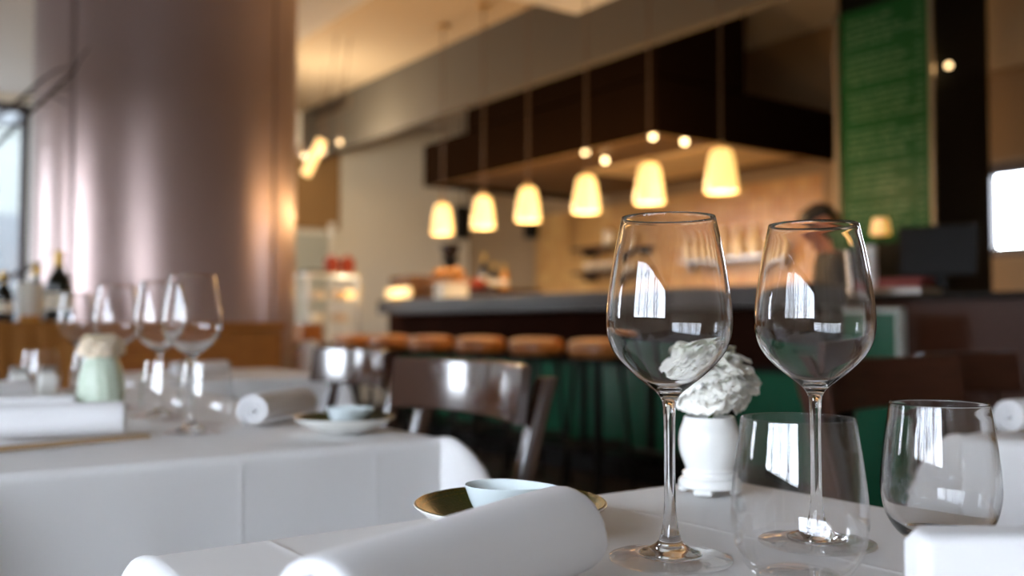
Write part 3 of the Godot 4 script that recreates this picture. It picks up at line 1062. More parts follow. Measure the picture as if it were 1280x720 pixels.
func build_bar() -> void:
	# the counter: slab, dark upper panel, green glass front in black frames
	var z0 := -6.85
	var z1 := -2.72
	var zm := (z0 + z1) / 2
	var zl := z1 - z0
	var t := thing("bar_counter", "long bar with a grey stone top, dark panel and green glass front", "bar counter", Vector3(3.55, 0, zm))
	obj("worktop", Build.new().box(Vector3(0.2, 1.045, 0), Vector3(0.44, 0.11, zl), 0.008), M.stone, t)
	obj("upper_panel", Build.new().box(Vector3(0.24, 0.845, 0), Vector3(0.12, 0.29, zl - 0.04)), M.wood_red, t)
	obj("carcass", Build.new().box(Vector3(0.3, 0.49, 0), Vector3(0.16, 0.98, zl - 0.04)), M.black, t)
	var bays := 7
	for k in bays:
		var z := -zl / 2 + zl * (k + 0.5) / bays
		obj("green_panel", Build.new().box(Vector3(0.2, 0.41, z), Vector3(0.03, 0.52, zl / bays - 0.05), 0.006), M.green_panel, t)
	for k in bays + 1:
		obj("frame_post", Build.new().box(Vector3(0.19, 0.41, clampf(-zl / 2 + zl * k / bays, -zl / 2 + 0.03, zl / 2 - 0.03)), Vector3(0.05, 0.6, 0.04), 0.004), M.black, t)
	obj("plinth", Build.new().box(Vector3(0.22, 0.06, 0), Vector3(0.08, 0.12, zl - 0.04)), M.black, t)
	obj("foot_rail", Build.new().tube([Vector3(-0.02, 0.22, -zl / 2 + 0.05), Vector3(-0.02, 0.22, zl / 2 - 0.05)], 0.018, 10), M.black, t)
	for k in 4:
		obj("bracket", Build.new().box(Vector3(0.08, 0.22, -zl / 2 + 0.2 + (zl - 0.4) * k / 3), Vector3(0.22, 0.02, 0.03)), M.black, t)
	var zs := [-3.795, -4.336, -4.917, -5.525, -6.107, -6.70]
	var which := ["brown leather bar stool nearest the camera, partly behind the tall wine glass", "brown leather bar stool second from the right along the bar", "brown leather bar stool third from the right along the bar", "brown leather bar stool third from the left along the bar", "brown leather bar stool second from the left along the bar", "brown leather bar stool at the far left beside the glass display case"]
	for k in 6:
		bar_stool(which[k], Vector3(3.25, 0, zs[k]))
	var lz := [-3.425, -3.973, -4.541, -5.159, -5.709, -6.282]
	var wl := ["glowing glass pendant lamp on the right end of the row above the bar", "glowing glass pendant lamp second from the right, above the rim of the tall wine glass", "glowing glass pendant lamp third from the right above the bar", "glowing glass pendant lamp third from the left above the bar", "glowing glass pendant lamp second from the left above the bar", "glowing glass pendant lamp on the far left of the row above the coffee grinder"]
	for k in 6:
		pendant(wl[k], Vector3(3.8, 1.61, lz[k]), CEIL if lz[k] > -5.0 else CEIL + 0.2)
	# what stands on the counter
	var sc := thing("counter_scale", "low white counter scale with a dark display on the bar", "scale", Vector3(3.78, 1.1006, -6.12), -0.35)
	obj("body", Build.new().box(Vector3(0, 0.055, 0), Vector3(0.2, 0.11, 0.36), 0.012), mat(c8(214, 214, 204), 0.5), sc)
	obj("display", Build.new().box(Vector3(-0.101, 0.055, 0), Vector3(0.006, 0.045, 0.1), 0.002), M.black, sc)
	obj("tray", Build.new().box(Vector3(0, 0.118, 0), Vector3(0.22, 0.014, 0.38), 0.004), M.steel, sc)
	var b := thing("bread_board", "wooden board heaped with golden loaves on the white scale", "board", Vector3(3.78, 1.2262, -6.14))
	obj("board", Build.new().box(Vector3(0, 0.01, 0), Vector3(0.2, 0.02, 0.34), 0.006), M.wood_gold, b)
	var loaves := ["left golden loaf on the board on the scale", "middle golden loaf on the board on the scale", "right golden loaf on the board on the scale"]
	for k in 3:
		var l: Node3D = obj("bread_loaf", Build.new().ball(Vector3(0, 0.045, 0), Vector3(0.085, 0.045, 0.05), 18), M.bread)
		l.position = Vector3(3.78, 1.2462, -6.255 + k * 0.112)
		l.rotation.y = 0.3 * k
		tag(l, loaves[k], "bread", "loaves on the board")
	var cr := thing("wooden_crate", "dark wooden crate at the left end of the bar beside the display case", "crate", Vector3(3.76, 1.1006, -6.66))
	obj("base", Build.new().box(Vector3(0, 0.008, 0), Vector3(0.26, 0.016, 0.32)), M.crate, cr)
	for k in 3:
		for s in [-1, 1]:
			obj("slat", Build.new().box(Vector3(s * 0.125, 0.04 + k * 0.062, 0), Vector3(0.012, 0.052, 0.32), 0.003), M.crate, cr)
			obj("slat", Build.new().box(Vector3(0, 0.04 + k * 0.062, s * 0.155), Vector3(0.24, 0.052, 0.012), 0.003), M.crate, cr)
	var sg := thing("lit_sign", "small glowing yellow light panel at the left end of the bar", "sign", Vector3(3.6, 1.1006, -6.62), 0.0)
	obj("panel", Build.new().box(Vector3(0, 0.055, 0), Vector3(0.03, 0.085, 0.4), 0.012), glow(Color(1.0, 0.80, 0.44), 0.85), sg)
	obj("base", Build.new().box(Vector3(0.0, 0.006, 0), Vector3(0.06, 0.012, 0.2), 0.003), M.black, sg)
	omni(sg, Vector3(-0.06, 0.06, 0), Color(1.0, 0.76, 0.36), 0.03, 0.05)
	display_case()
	# free-standing green panel at the near end of the bar
	var gp := thing("partition_panel", "low green partition with a pale metal edge at the near end of the bar", "partition", Vector3(3.78, 0, -2.5))
	obj("panel", Build.new().box(Vector3(0, 0.48, 0), Vector3(0.03, 0.96, 0.22), 0.003), M.green_panel, gp)
	obj("edge", Build.new().box(Vector3(-0.004, 0.49, 0.12), Vector3(0.05, 0.98, 0.02), 0.003), mat(c8(176, 180, 172), 0.4), gp)
	obj("cap", Build.new().box(Vector3(-0.004, 0.97, 0), Vector3(0.05, 0.02, 0.22), 0.003), mat(c8(176, 180, 172), 0.4), gp)

func display_case() -> void:
	var low := thing("low_cabinet", "low dark cabinet carrying the glass display case at the end of the bar", "cabinet", Vector3(3.22, 0, -7.2))
	obj("body", Build.new().box(Vector3(0, 0.37, 0), Vector3(0.48, 0.74, 0.44), 0.006), M.wood_red, low)
	var dr := obj("door", Build.new().box(Vector3(0, 0.38, 0.223), Vector3(0.42, 0.64, 0.012), 0.004), M.wood_dark, low)
	obj("handle", Build.new().tube([Vector3(0.17, 0.34, 0.235), Vector3(0.17, 0.46, 0.235)], 0.006, 8), M.steel, dr)
	var d := thing("display_case", "glass display case with shelves of pastries at the left end of the bar", "display case", Vector3(3.22, 0.7406, -7.2))
	for sx in [-1, 1]:
		for sz in [-1, 1]:
			obj("corner_post", Build.new().box(Vector3(sx * 0.22, 0.28, sz * 0.2), Vector3(0.018, 0.56, 0.018), 0.003), M.steel, d)
	obj("top", Build.new().box(Vector3(0, 0.568, 0), Vector3(0.47, 0.018, 0.43), 0.005), mat(c8(226, 224, 212), 0.4), d)
	obj("base", Build.new().box(Vector3(0, 0.012, 0), Vector3(0.47, 0.024, 0.43), 0.004), M.steel, d)
	for k in 2:
		obj("shelf", Build.new().box(Vector3(0, 0.19 + k * 0.18, 0), Vector3(0.42, 0.008, 0.38)), mat(c8(220, 226, 220), 0.2), d)
	obj("pane", Build.new().box(Vector3(0, 0.29, 0.2), Vector3(0.42, 0.53, 0.004)), M.pane, d)
	obj("pane", Build.new().box(Vector3(-0.22, 0.29, 0), Vector3(0.004, 0.53, 0.38)), M.pane, d)
	obj("pane", Build.new().box(Vector3(0.22, 0.29, 0), Vector3(0.004, 0.53, 0.38)), M.pane, d)
	obj("light_strip", Build.new().box(Vector3(0.1, 0.553, 0.15), Vector3(0.2, 0.012, 0.03)), glow(Color(1, 0.95, 0.82), 1.5), d)
	omni(d, Vector3(0.1, 0.53, 0.15), Color(1, 0.95, 0.85), 0.035, 0.02, "case_light")
	var where := ["left", "right"]
	var lev := ["bottom", "middle", "top"]
	for k in 3:
		for s in 2:
			var y: float = 0.7406 + [0.0246, 0.1946, 0.3746][k]
			var p: Node3D = obj("pastry", Build.new().lathe(spline([Vector2(0, 0), Vector2(0.06, 0), Vector2(0.065, 0.01), Vector2(0.062, 0.045), Vector2(0.04, 0.06), Vector2(0, 0.063)]), Vector3.ZERO, 20), [M.bread, M.cream, mat(c8(200, 176, 150), 0.8)][(k + s) % 3])
			p.position = Vector3(3.22 - 0.1 + s * 0.2, y, -7.12)
			tag(p, "round pastry on the %s shelf of the glass display case, %s one" % [lev[k], where[s]], "pastry", "pastries in the display case")
	var cl := thing("cloth_stack", "dark blue folded cloth on top of the glass display case", "cloth", Vector3(3.14, 1.3184, -7.2))
	obj("fold", Build.new().box(Vector3(0, 0.014, 0), Vector3(0.18, 0.028, 0.2), 0.01), mat(c8(48, 50, 62), 0.9), cl)
	for k in 2:
		var p := thing("terracotta_pot", ["left orange terracotta pot on the glass display case", "right orange terracotta pot on the glass display case"][k], "pot", Vector3(3.29 + k * 0.13, 1.3184, -7.2 + k * 0.02), 0.0, "orange pots on the display case")
		obj("body", Build.new().lathe(spline([Vector2(0, 0), Vector2(0.04, 0), Vector2(0.05, 0.01), Vector2(0.062, 0.07), Vector2(0.06, 0.11), Vector2(0.06, 0.11), Vector2(0.05, 0.112), Vector2(0.045, 0.06), Vector2(0, 0.05)]), Vector3.ZERO, 24), M.terracotta, p)
		obj("lid", Build.new().lathe(spline([Vector2(0, 0.105), Vector2(0.055, 0.112), Vector2(0.05, 0.135), Vector2(0.02, 0.15), Vector2(0, 0.165)]), Vector3.ZERO, 24), M.terracotta, p)

func build_kitchen() -> void:
	# extraction hood
	var h := thing("kitchen_hood", "large dark wooden extractor hood with a lit filter panel above the kitchen", "hood", Vector3(4.2, 2.13, -4.33))
	var w := 2.94
	var d := 1.84
	obj("front_panel", Build.new().box(Vector3(0.02, 0.185, -w / 2), Vector3(0.04, 0.37, w), 0.004), M.wood_hood, h)
	obj("side_panel", Build.new().box(Vector3(d / 2 + 0.02, 0.185, -0.02), Vector3(d - 0.04, 0.37, 0.04), 0.004), M.wood_hood, h)
	obj("side_panel", Build.new().box(Vector3(d / 2 + 0.02, 0.185, -w + 0.02), Vector3(d - 0.04, 0.37, 0.04), 0.004), M.wood_hood, h)
	obj("top_panel", Build.new().box(Vector3(d / 2 + 0.02, 0.36, -w / 2), Vector3(d - 0.04, 0.02, w - 0.08)), M.wood_hood, h)
	obj("chimney", Build.new().box(Vector3(0.44, 0.75, -1.13), Vector3(0.86, 0.74, 2.24), 0.004), M.wood_hood, h)
	obj("lower_rim", Build.new().box(Vector3(0.05, 0.008, -w / 2), Vector3(0.02, 0.016, w - 0.08)), M.steel_warm, h)
	obj("lower_rim", Build.new().box(Vector3(d / 2, 0.008, -0.05), Vector3(d - 0.1, 0.016, 0.02)), M.steel_warm, h)
	obj("underside", Build.new().box(Vector3(d / 2 + 0.02, 0.05, -w / 2), Vector3(d - 0.06, 0.02, w - 0.1)), mat(c8(104, 78, 50), 0.6), h)
	var g := Build.new()
	for k in 60:
		g.box(Vector3(1.15, 0.025, -0.14 - k * 0.024), Vector3(0.8, 0.02, 0.012))
	var gr := obj("filter_grille", g, mat(c8(236, 208, 160), 0.5), h)
	gr.set_meta("kind", "stuff")
	obj("filter_backing", Build.new().box(Vector3(1.15, 0.038, -0.85), Vector3(0.84, 0.006, 1.46)), mat(c8(120, 88, 56), 0.5), h)
	for q in [[0.06, -0.09], [0.36, -0.1], [0.07, -0.78], [0.40, -0.95]]:
		obj("spotlight", Build.new().ball(Vector3(q[0], -0.006, q[1]), Vector3(0.02, 0.02, 0.02), 14), M.spot_glow, h)
		spot(h, h.position + Vector3(q[0] + 0.02, -0.04, q[1]), Vector3(0.75, -1, -0.2), Color(1.0, 0.80, 0.56), 1.0, 0.02, 62.0)
	for k in 2:
		var bx: Node3D = obj("wall_box", Build.new().box(Vector3.ZERO, Vector3(0.12, 0.34, 0.12), 0.01), M.black)
		bx.position = [Vector3(5.2, 1.955, -8.2), Vector3(5.75, 1.955, -7.75)][k]
		tag(bx, ["left small black box hanging below the far end of the hood", "right small black box hanging below the far end of the hood"][k], "box", "black boxes below the hood")
		obj("hanger", Build.new().tube([Vector3(0, 0.16, 0), Vector3(0, 1.1, 0)], 0.008, 6), M.black, bx)
	# kitchen worktop behind the bar
	var kw := thing("kitchen_worktop", "steel kitchen worktop along the tiled wall", "worktop", Vector3(5.95, 0, -6.3))
	obj("top", Build.new().box(Vector3(0, 0.98, 0), Vector3(0.6, 0.04, 4.0), 0.004), M.steel, kw)
	obj("body", Build.new().box(Vector3(0.02, 0.48, 0), Vector3(0.54, 0.96, 3.96)), M.steel, kw)
	# shelves on the orange wall
	for k in 2:
		var s := thing("wall_shelf", ["upper dark wall shelf with a cream jar on the orange tiles", "lower dark wall shelf with white bowls on the orange tiles"][k], "shelf", Vector3(6.15, [1.66, 1.42][k], -7.0), 0.0, "dark shelves on the tiles")
		obj("board", Build.new().box(Vector3(0, 0, 0), Vector3(0.26, 0.03, 0.9), 0.004), M.wood_dark, s)
		for e in [-1, 1]:
			obj("bracket", Build.new().box(Vector3(0.05, -0.045, e * 0.35), Vector3(0.18, 0.06, 0.02)), M.black, s)
	var jar := thing("storage_jar", "cream jar standing on the upper wall shelf", "jar", Vector3(6.13, 1.6756, -6.98))
	obj("body", Build.new().lathe(spline([Vector2(0, 0), Vector2(0.05, 0), Vector2(0.055, 0.01), Vector2(0.055, 0.13), Vector2(0.04, 0.15), Vector2(0, 0.152)]), Vector3.ZERO, 24), M.cream, jar)
	obj("lid", Build.new().lathe(spline([Vector2(0, 0.15), Vector2(0.042, 0.151), Vector2(0.042, 0.17), Vector2(0, 0.175)]), Vector3.ZERO, 24), M.wood_gold, jar)
	for k in 3:
		var bw: Node3D = obj("bowl", Build.new().lathe(spline([Vector2(0, 0.003), Vector2(0.03, 0), Vector2(0.035, 0.004), Vector2(0.075, 0.05), Vector2(0.082, 0.075), Vector2(0.078, 0.076), Vector2(0.06, 0.04), Vector2(0, 0.012)]), Vector3.ZERO, 28), M.cream)
		bw.position = Vector3(6.13, 1.4356, -7.25 + k * 0.19)
		tag(bw, ["left white bowl on the lower wall shelf", "middle white bowl on the lower wall shelf", "right white bowl on the lower wall shelf"][k], "bowl", "bowls on the lower wall shelf")
	# carafes hanging in a row in front of the light tiles
	var rail: Node3D = thing("glass_rail", "thin steel rail under the tiles with glass carafes standing on it", "rail", Vector3(6.16, 1.46, -5.45))
	obj("board", Build.new().box(Vector3.ZERO, Vector3(0.2, 0.02, 1.0), 0.003), M.steel, rail)
	for e in [-1, 1]:
		obj("bracket", Build.new().box(Vector3(0.05, -0.04, e * 0.4), Vector3(0.18, 0.06, 0.02)), M.steel, rail)
	var milk := mat(c8(226, 214, 190), 0.15)
	for k in 6:
		var cf: Node3D = obj("carafe", Build.new().lathe(spline([Vector2(0, 0), Vector2(0.045, 0), Vector2(0.05, 0.01), Vector2(0.05, 0.12), Vector2(0.025, 0.18), Vector2(0.022, 0.24), Vector2(0.03, 0.26), Vector2(0.026, 0.26), Vector2(0.018, 0.23), Vector2(0, 0.2)]), Vector3.ZERO, 20), milk)
		cf.position = Vector3(6.15, 1.4706, -5.88 + k * 0.17)
		tag(cf, "%s pale carafe on the steel rail, seen between the wine glasses" % ["leftmost", "second from left", "third from left", "third from right", "second from right", "rightmost"][k], "carafe", "carafes on the steel rail")
	# back counter things near the white wall
	var bs := thing("back_sideboard", "back worktop behind the bar carrying the grinder and bottles", "sideboard", Vector3(4.62, 0, -7.35))
	obj("top", Build.new().box(Vector3(0, 1.18, 0), Vector3(0.5, 0.04, 1.9), 0.004), M.wood_dark, bs)
	obj("body", Build.new().box(Vector3(0, 0.58, 0), Vector3(0.46, 1.16, 1.86)), M.wood_red, bs)
	var gr2 := thing("coffee_grinder", "black coffee grinder below the leftmost pendant lamp", "coffee grinder", Vector3(4.5, 1.2006, -7.3))
	obj("foot", Build.new().box(Vector3(0, 0.03, 0), Vector3(0.16, 0.06, 0.2), 0.01), M.black, gr2)
	obj("body", Build.new().lathe(spline([Vector2(0, 0.055), Vector2(0.05, 0.055), Vector2(0.045, 0.12), Vector2(0.05, 0.24), Vector2(0.07, 0.26), Vector2(0.07, 0.30), Vector2(0, 0.30)]), Vector3.ZERO, 20), M.black, gr2)
	obj("hopper", Build.new().lathe(spline([Vector2(0, 0.298), Vector2(0.045, 0.3), Vector2(0.085, 0.38), Vector2(0.088, 0.43), Vector2(0, 0.44)]), Vector3.ZERO, 20), mat(c8(40, 30, 24), 0.2), gr2)
	var bl := ["tall dark bottle on the back worktop right of the grinder", "short dark bottle on the back worktop right of the tall one", "amber bottle on the back worktop nearest the white wall edge"]
	for k in 3:
		bottle(bl[k], Vector3(4.6 + k * 0.02, 1.2006, -6.90 + k * 0.13), [0.33, 0.24, 0.22][k], 0.038, [M.bottle, M.bottle, M.amber][k], "bottles on the back worktop")
	var fr := ["brown round bun in front of the back bottles, left", "brown round bun in front of the back bottles, middle", "reddish round bun in front of the back bottles, right"]
	for k in 3:
		var f: Node3D = obj("bun", Build.new().ball(Vector3(0, 0.05, 0), Vector3(0.075, 0.05, 0.075), 16), [M.bread, M.bread, M.terracotta][k])
		f.position = Vector3(4.42, 1.2006, -7.12 + k * 0.2)
		tag(f, fr[k], "bread", "buns on the back worktop")
	# chalkboard pillar
	var p := thing("chalkboard_pillar", "tall pillar with a green chalk menu on one side and a black glossy side", "pillar", Vector3(4.6, 0, -2.7))
	obj("core", Build.new().box(Vector3(0.3, 1.525, -0.29), Vector3(0.57, 3.04, 0.56), 0.004), M.black_gloss, p)
	var bd := obj("chalkboard", board_mesh(0.54, 1.32), board_material(), p, Transform3D(Basis(Vector3.UP, -PI / 2), Vector3(0.01, 2.01, -0.29)))
	bd.set_meta("label", "green board with faint rows of chalk writing")
	for s in [0, 1]:
		obj("edge_strip", Build.new().box(Vector3(0.005, 2.01, -0.005 - s * 0.575), Vector3(0.02, 1.34, 0.022), 0.003), M.edge_strip, p)
	var sp: Node3D = thing("spot_lamp_or_glint", "tiny glowing ball imitating a spot reflection on the black side of the chalkboard pillar", "lamp", Vector3(4.69, 2.26, -2.66))  # added ball and holder stand in for a reflection in the glossy side
	obj("globe", Build.new().ball(Vector3.ZERO, Vector3.ONE * 0.016, 14), M.spot_reflection, sp)
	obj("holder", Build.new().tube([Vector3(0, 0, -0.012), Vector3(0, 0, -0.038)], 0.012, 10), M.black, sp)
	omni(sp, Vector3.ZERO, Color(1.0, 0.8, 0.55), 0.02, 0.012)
	# service station at the right
	var st := thing("service_station", "dark service cabinet in front of the chalkboard pillar", "cabinet", Vector3(4.12, 0, -2.22))
	obj("body", Build.new().box(Vector3(0.2, 0.51, 0), Vector3(0.5, 1.02, 1.24), 0.006), M.wood_dark, st)
	obj("top", Build.new().box(Vector3(0.2, 1.035, 0), Vector3(0.54, 0.03, 1.26), 0.006), M.black, st)
	var mo := thing("cash_screen", "black flat till screen seen from behind under the chalkboard", "screen", Vector3(4.38, 1.0506, -2.56), 0.35)
	obj("screen", Build.new().box(Vector3(0, 0.22, 0), Vector3(0.035, 0.25, 0.36), 0.01), M.black, mo)
	obj("stand", Build.new().box(Vector3(0.03, 0.06, 0), Vector3(0.03, 0.12, 0.08), 0.006), M.black, mo)
	obj("base", Build.new().box(Vector3(0.03, 0.008, 0), Vector3(0.16, 0.016, 0.2), 0.006), M.black, mo)
	var rd := thing("menu_folder", "dark red folders lying on the service cabinet before the till screen", "folder", Vector3(4.19, 1.0852, -2.62), 0.2)
	for k in 2:
		obj("folder", Build.new().box(Vector3(0, 0.011 + k * 0.022, 0.01 * k), Vector3(0.16, 0.02, 0.22), 0.004), mat(c8(120, 44, 44), 0.6), rd)
	var tr := thing("steel_tray", "grey steel tray under the red folders below the till screen", "tray", Vector3(4.19, 1.0506, -2.62))
	obj("tray", Build.new().box(Vector3(0, 0.016, 0), Vector3(0.2, 0.032, 0.28), 0.008), M.steel, tr)
	var pr := thing("paper_roll", "upright white paper roll beside the till screen", "paper roll", Vector3(4.2, 1.0506, -2.66), 0.0)
	pr.position = Vector3(4.17, 1.0506, -2.80)
	obj("roll", Build.new().lathe(spline([Vector2(0, 0), Vector2(0.036, 0), Vector2(0.038, 0.003), Vector2(0.038, 0.245), Vector2(0.035, 0.248), Vector2(0.012, 0.248), Vector2(0.012, 0.248), Vector2(0, 0.2)]), Vector3.ZERO, 24), mat(c8(240, 240, 238), 0.9), pr)
	var tl := thing("lamp_reflection", "small glowing yellow shade imitating a pendant lamp reflection at the foot of the chalkboard", "lamp", Vector3(4.27, 1.0506, -2.795), 0.0)  # added lamp standing in for a pendant mirrored in the board
	obj("base", Build.new().lathe(spline([Vector2(0, 0), Vector2(0.04, 0), Vector2(0.042, 0.008), Vector2(0.008, 0.02), Vector2(0.007, 0.3), Vector2(0, 0.3)]), Vector3.ZERO, 20), M.black, tl)
	obj("shade", Build.new().lathe(PackedVector2Array([Vector2(0, 0.31), Vector2(0.048, 0.31), Vector2(0.048, 0.31), Vector2(0.036, 0.39), Vector2(0.036, 0.39), Vector2(0, 0.39)]), Vector3.ZERO, 24), glow(Color(1.0, 0.72, 0.25), 0.7), tl)
	omni(tl, Vector3(0, 0.35, 0), Color(1.0, 0.72, 0.35), 0.03, 0.03)
	var rc := thing("right_counter", "counter with a light wood edge at the right behind the pillar", "counter", Vector3(5.45, 0, -2.3))
	obj("top", Build.new().box(Vector3(0, 0.975, 0), Vector3(0.5, 0.04, 1.6), 0.004), M.wood_gold, rc)
	obj("body", Build.new().box(Vector3(0.02, 0.475, 0), Vector3(0.44, 0.95, 1.56)), M.wood_red, rc)
	for k in 3:
		var q := thing("drinking_glass", ["left upturned glass on the wood-edged counter at the right", "middle upturned glass on the wood-edged counter at the right", "right upturned glass on the wood-edged counter at the right"][k], "glass", Vector3(5.35, 0.9956, -2.72 + k * 0.16), 0.0, "glasses on the right counter")
		obj("bowl", Build.new().lathe(spline([Vector2(0, 0), Vector2(0.032, 0), Vector2(0.036, 0.09), Vector2(0.034, 0.09), Vector2(0.03, 0.006), Vector2(0, 0.005)]), Vector3.ZERO, 20), mat(c8(120, 116, 110), 0.1), q)
	cook()

func board_mesh(w: float, h: float) -> ArrayMesh:
	var st := SurfaceTool.new()
	st.begin(Mesh.PRIMITIVE_TRIANGLES)
	var b := Build.new().box(Vector3(0, 0, -0.008), Vector3(w, h, 0.016), 0.002)
	for k in b.v.size():
		b.uv[k] = Vector2(b.v[k].x / w + 0.5, 0.5 - b.v[k].y / h)
	return b.mesh()

func board_material() -> StandardMaterial3D:
	# rows of illegible chalk strokes on green
	var r := RandomNumberGenerator.new()
	r.seed = 31
	var im := Image.create(512, 1024, false, Image.FORMAT_RGB8)
	im.fill(c8(26, 72, 40))
	var y := 40
	var row := 0
	while y < 985:
		var gap := row % 6 == 5
		if not gap:
			var x := r.randi_range(30, 60)
			var end := r.randi_range(300, 420)
			while x < end:
				var word := r.randi_range(26, 74)
				for k in range(0, word, 5):
					var hh := r.randi_range(6, 15)
					var tone := r.randf_range(0.25, 0.6)
					im.fill_rect(Rect2i(x + k, y + 15 - hh, 3, hh), c8(26, 72, 40).lerp(c8(190, 200, 180), tone))
					im.fill_rect(Rect2i(x + k, y + 7 + r.randi_range(-2, 5), 5, 2), c8(26, 72, 40).lerp(c8(190, 200, 180), tone))
				x += word + 14
			for k in range(440, 480, 6):
				im.fill_rect(Rect2i(k, y + 3, 3, 12), c8(26, 72, 40).lerp(c8(190, 200, 180), 0.4))
		y += 27
		row += 1
	var m := mat(Color.WHITE, 0.35)
	m.metallic_specular = 0.2
	m.albedo_texture = ImageTexture.create_from_image(im)
	return m

func cook() -> void:
	var f := Vector3(-0.815, 0, -0.579)
	var s := Vector3(0.579, 0, -0.815)
	var t := thing("person", "person in a dark shirt with short black hair, head bent over work behind the bar", "person", Vector3(4.34, 0, -3.03))
	var at := func(fw: float, up: float, sd: float) -> Vector3: return f * fw + Vector3.UP * up + s * sd
	var bones := []
	bones.append([at.call(0.0, 0.86, -0.05), at.call(0.0, 0.86, 0.05), 0.125, 0.125])
	bones.append([at.call(0.0, 0.88, 0), at.call(0.03, 1.06, 0), 0.125, 0.13])
	bones.append([at.call(0.05, 1.14, -0.07), at.call(0.05, 1.14, 0.07), 0.12, 0.12])
	bones.append([at.call(0.06, 1.235, -0.13), at.call(0.06, 1.235, 0.13), 0.065, 0.065])
	bones.append([at.call(0.07, 1.24, 0), at.call(0.12, 1.34, 0), 0.058, 0.052])
	for e in [-1, 1]:
		bones.append([at.call(0.06, 1.23, e * 0.165), at.call(0.07, 0.98, e * 0.21), 0.056, 0.043])
		bones.append([at.call(0.07, 0.98, e * 0.21), at.call(0.20, 1.08, e * 0.13), 0.041, 0.029])
		bones.append([at.call(0.0, 0.84, e * 0.085), at.call(0.02, 0.46, e * 0.1), 0.088, 0.058])
		bones.append([at.call(0.02, 0.46, e * 0.1), at.call(-0.02, 0.08, e * 0.1), 0.056, 0.038])
		bones.append([at.call(-0.04, 0.045, e * 0.1), at.call(0.12, 0.035, e * 0.11), 0.042, 0.032])
		# palm and fingers
		var wr: Vector3 = at.call(0.20, 1.08, e * 0.13)
		bones.append([wr, wr + f * 0.06 + Vector3(0, -0.005, 0) - s * e * 0.01, 0.028, 0.03])
	var shirt := Color(0.006, 0.0055, 0.006)
	var skin := Color(0.44, 0.19, 0.115)
	var body := Build.new()
	surface_net(bones, 0.014, 0.05, func(p: Vector3) -> Color:
		var fw := p.dot(f)
		if p.y > 1.295 and fw > 0.02: return skin
		if fw > 0.195 and p.y > 1.0 and p.y < 1.14: return skin
		return shirt, body)
	# head, face and fingers on a finer grid
	var hc: Vector3 = at.call(0.155, 1.425, 0)
	var down := (f * 0.86 + Vector3(0, -0.5, 0)).normalized()      # where the face looks
	var crown := (Vector3.UP - down * down.y).normalized()
	var hb := [
		[hc + crown * 0.02 - down * 0.012, hc + crown * 0.025 + down * 0.01, 0.083, 0.078],
		[hc - crown * 0.03 + down * 0.02, hc - crown * 0.075 + down * 0.045, 0.06, 0.035],
		[hc + down * 0.075 + crown * 0.018, hc + down * 0.102 - crown * 0.018, 0.009, 0.014],
		[hc + down * 0.078 + crown * 0.03 - s * 0.035, hc + down * 0.078 + crown * 0.03 + s * 0.035, 0.012, 0.012],
		[hc + down * 0.078 - crown * 0.048 - s * 0.016, hc + down * 0.078 - crown * 0.048 + s * 0.016, 0.009, 0.009],
		[hc - crown * 0.03, at.call(0.12, 1.33, 0), 0.055, 0.05]]
	for e in [-1, 1]:
		hb.append([hc + s * e * 0.074 - crown * 0.005 - down * 0.01, hc + s * e * 0.078 + crown * 0.02 - down * 0.014, 0.013, 0.015])
	surface_net(hb, 0.006, 0.012, func(_p: Vector3) -> Color: return skin, body)
	for e in [-1, 1]:
		var palm: Vector3 = at.call(0.26, 1.072, e * 0.12)
		for k in 4:
			var root: Vector3 = palm + s * (k - 1.5) * 0.017
			var mid: Vector3 = root + f * (0.042 - 0.004 * absf(k - 1.5)) + Vector3(0, -0.008, 0)
			var tip: Vector3 = mid + f * 0.02 + Vector3(0, -0.03, 0)
			surface_net([[root - f * 0.02, mid, 0.010, 0.009], [mid, tip, 0.009, 0.0075]], 0.004, 0.004, func(_p: Vector3) -> Color: return skin, body)
		surface_net([[palm - s * e * 0.02 - f * 0.03, palm - s * e * 0.052 + Vector3(0, -0.012, 0), 0.012, 0.010], [palm - s * e * 0.052 + Vector3(0, -0.012, 0), palm - s * e * 0.05 + f * 0.03 + Vector3(0, -0.024, 0), 0.010, 0.008]], 0.004, 0.004, func(_p: Vector3) -> Color: return skin, body)
	obj("body", body, M.body, t)
	var hair := Build.new()
	surface_net([[hc + crown * 0.04 - down * 0.025, hc + crown * 0.045 + down * 0.02, 0.084, 0.074], [hc + crown * 0.01 - down * 0.045, hc - crown * 0.045 - down * 0.045, 0.072, 0.05]], 0.008, 0.02, func(_p: Vector3) -> Color: return Color.BLACK, hair)
	obj("hair", hair, M.hair, t)
	for e in [-1, 1]:
		obj("eye", Build.new().ball(hc + down * 0.079 + crown * 0.012 + s * e * 0.03, Vector3.ONE * 0.0105, 12), mat(c8(40, 28, 24), 0.2), t)

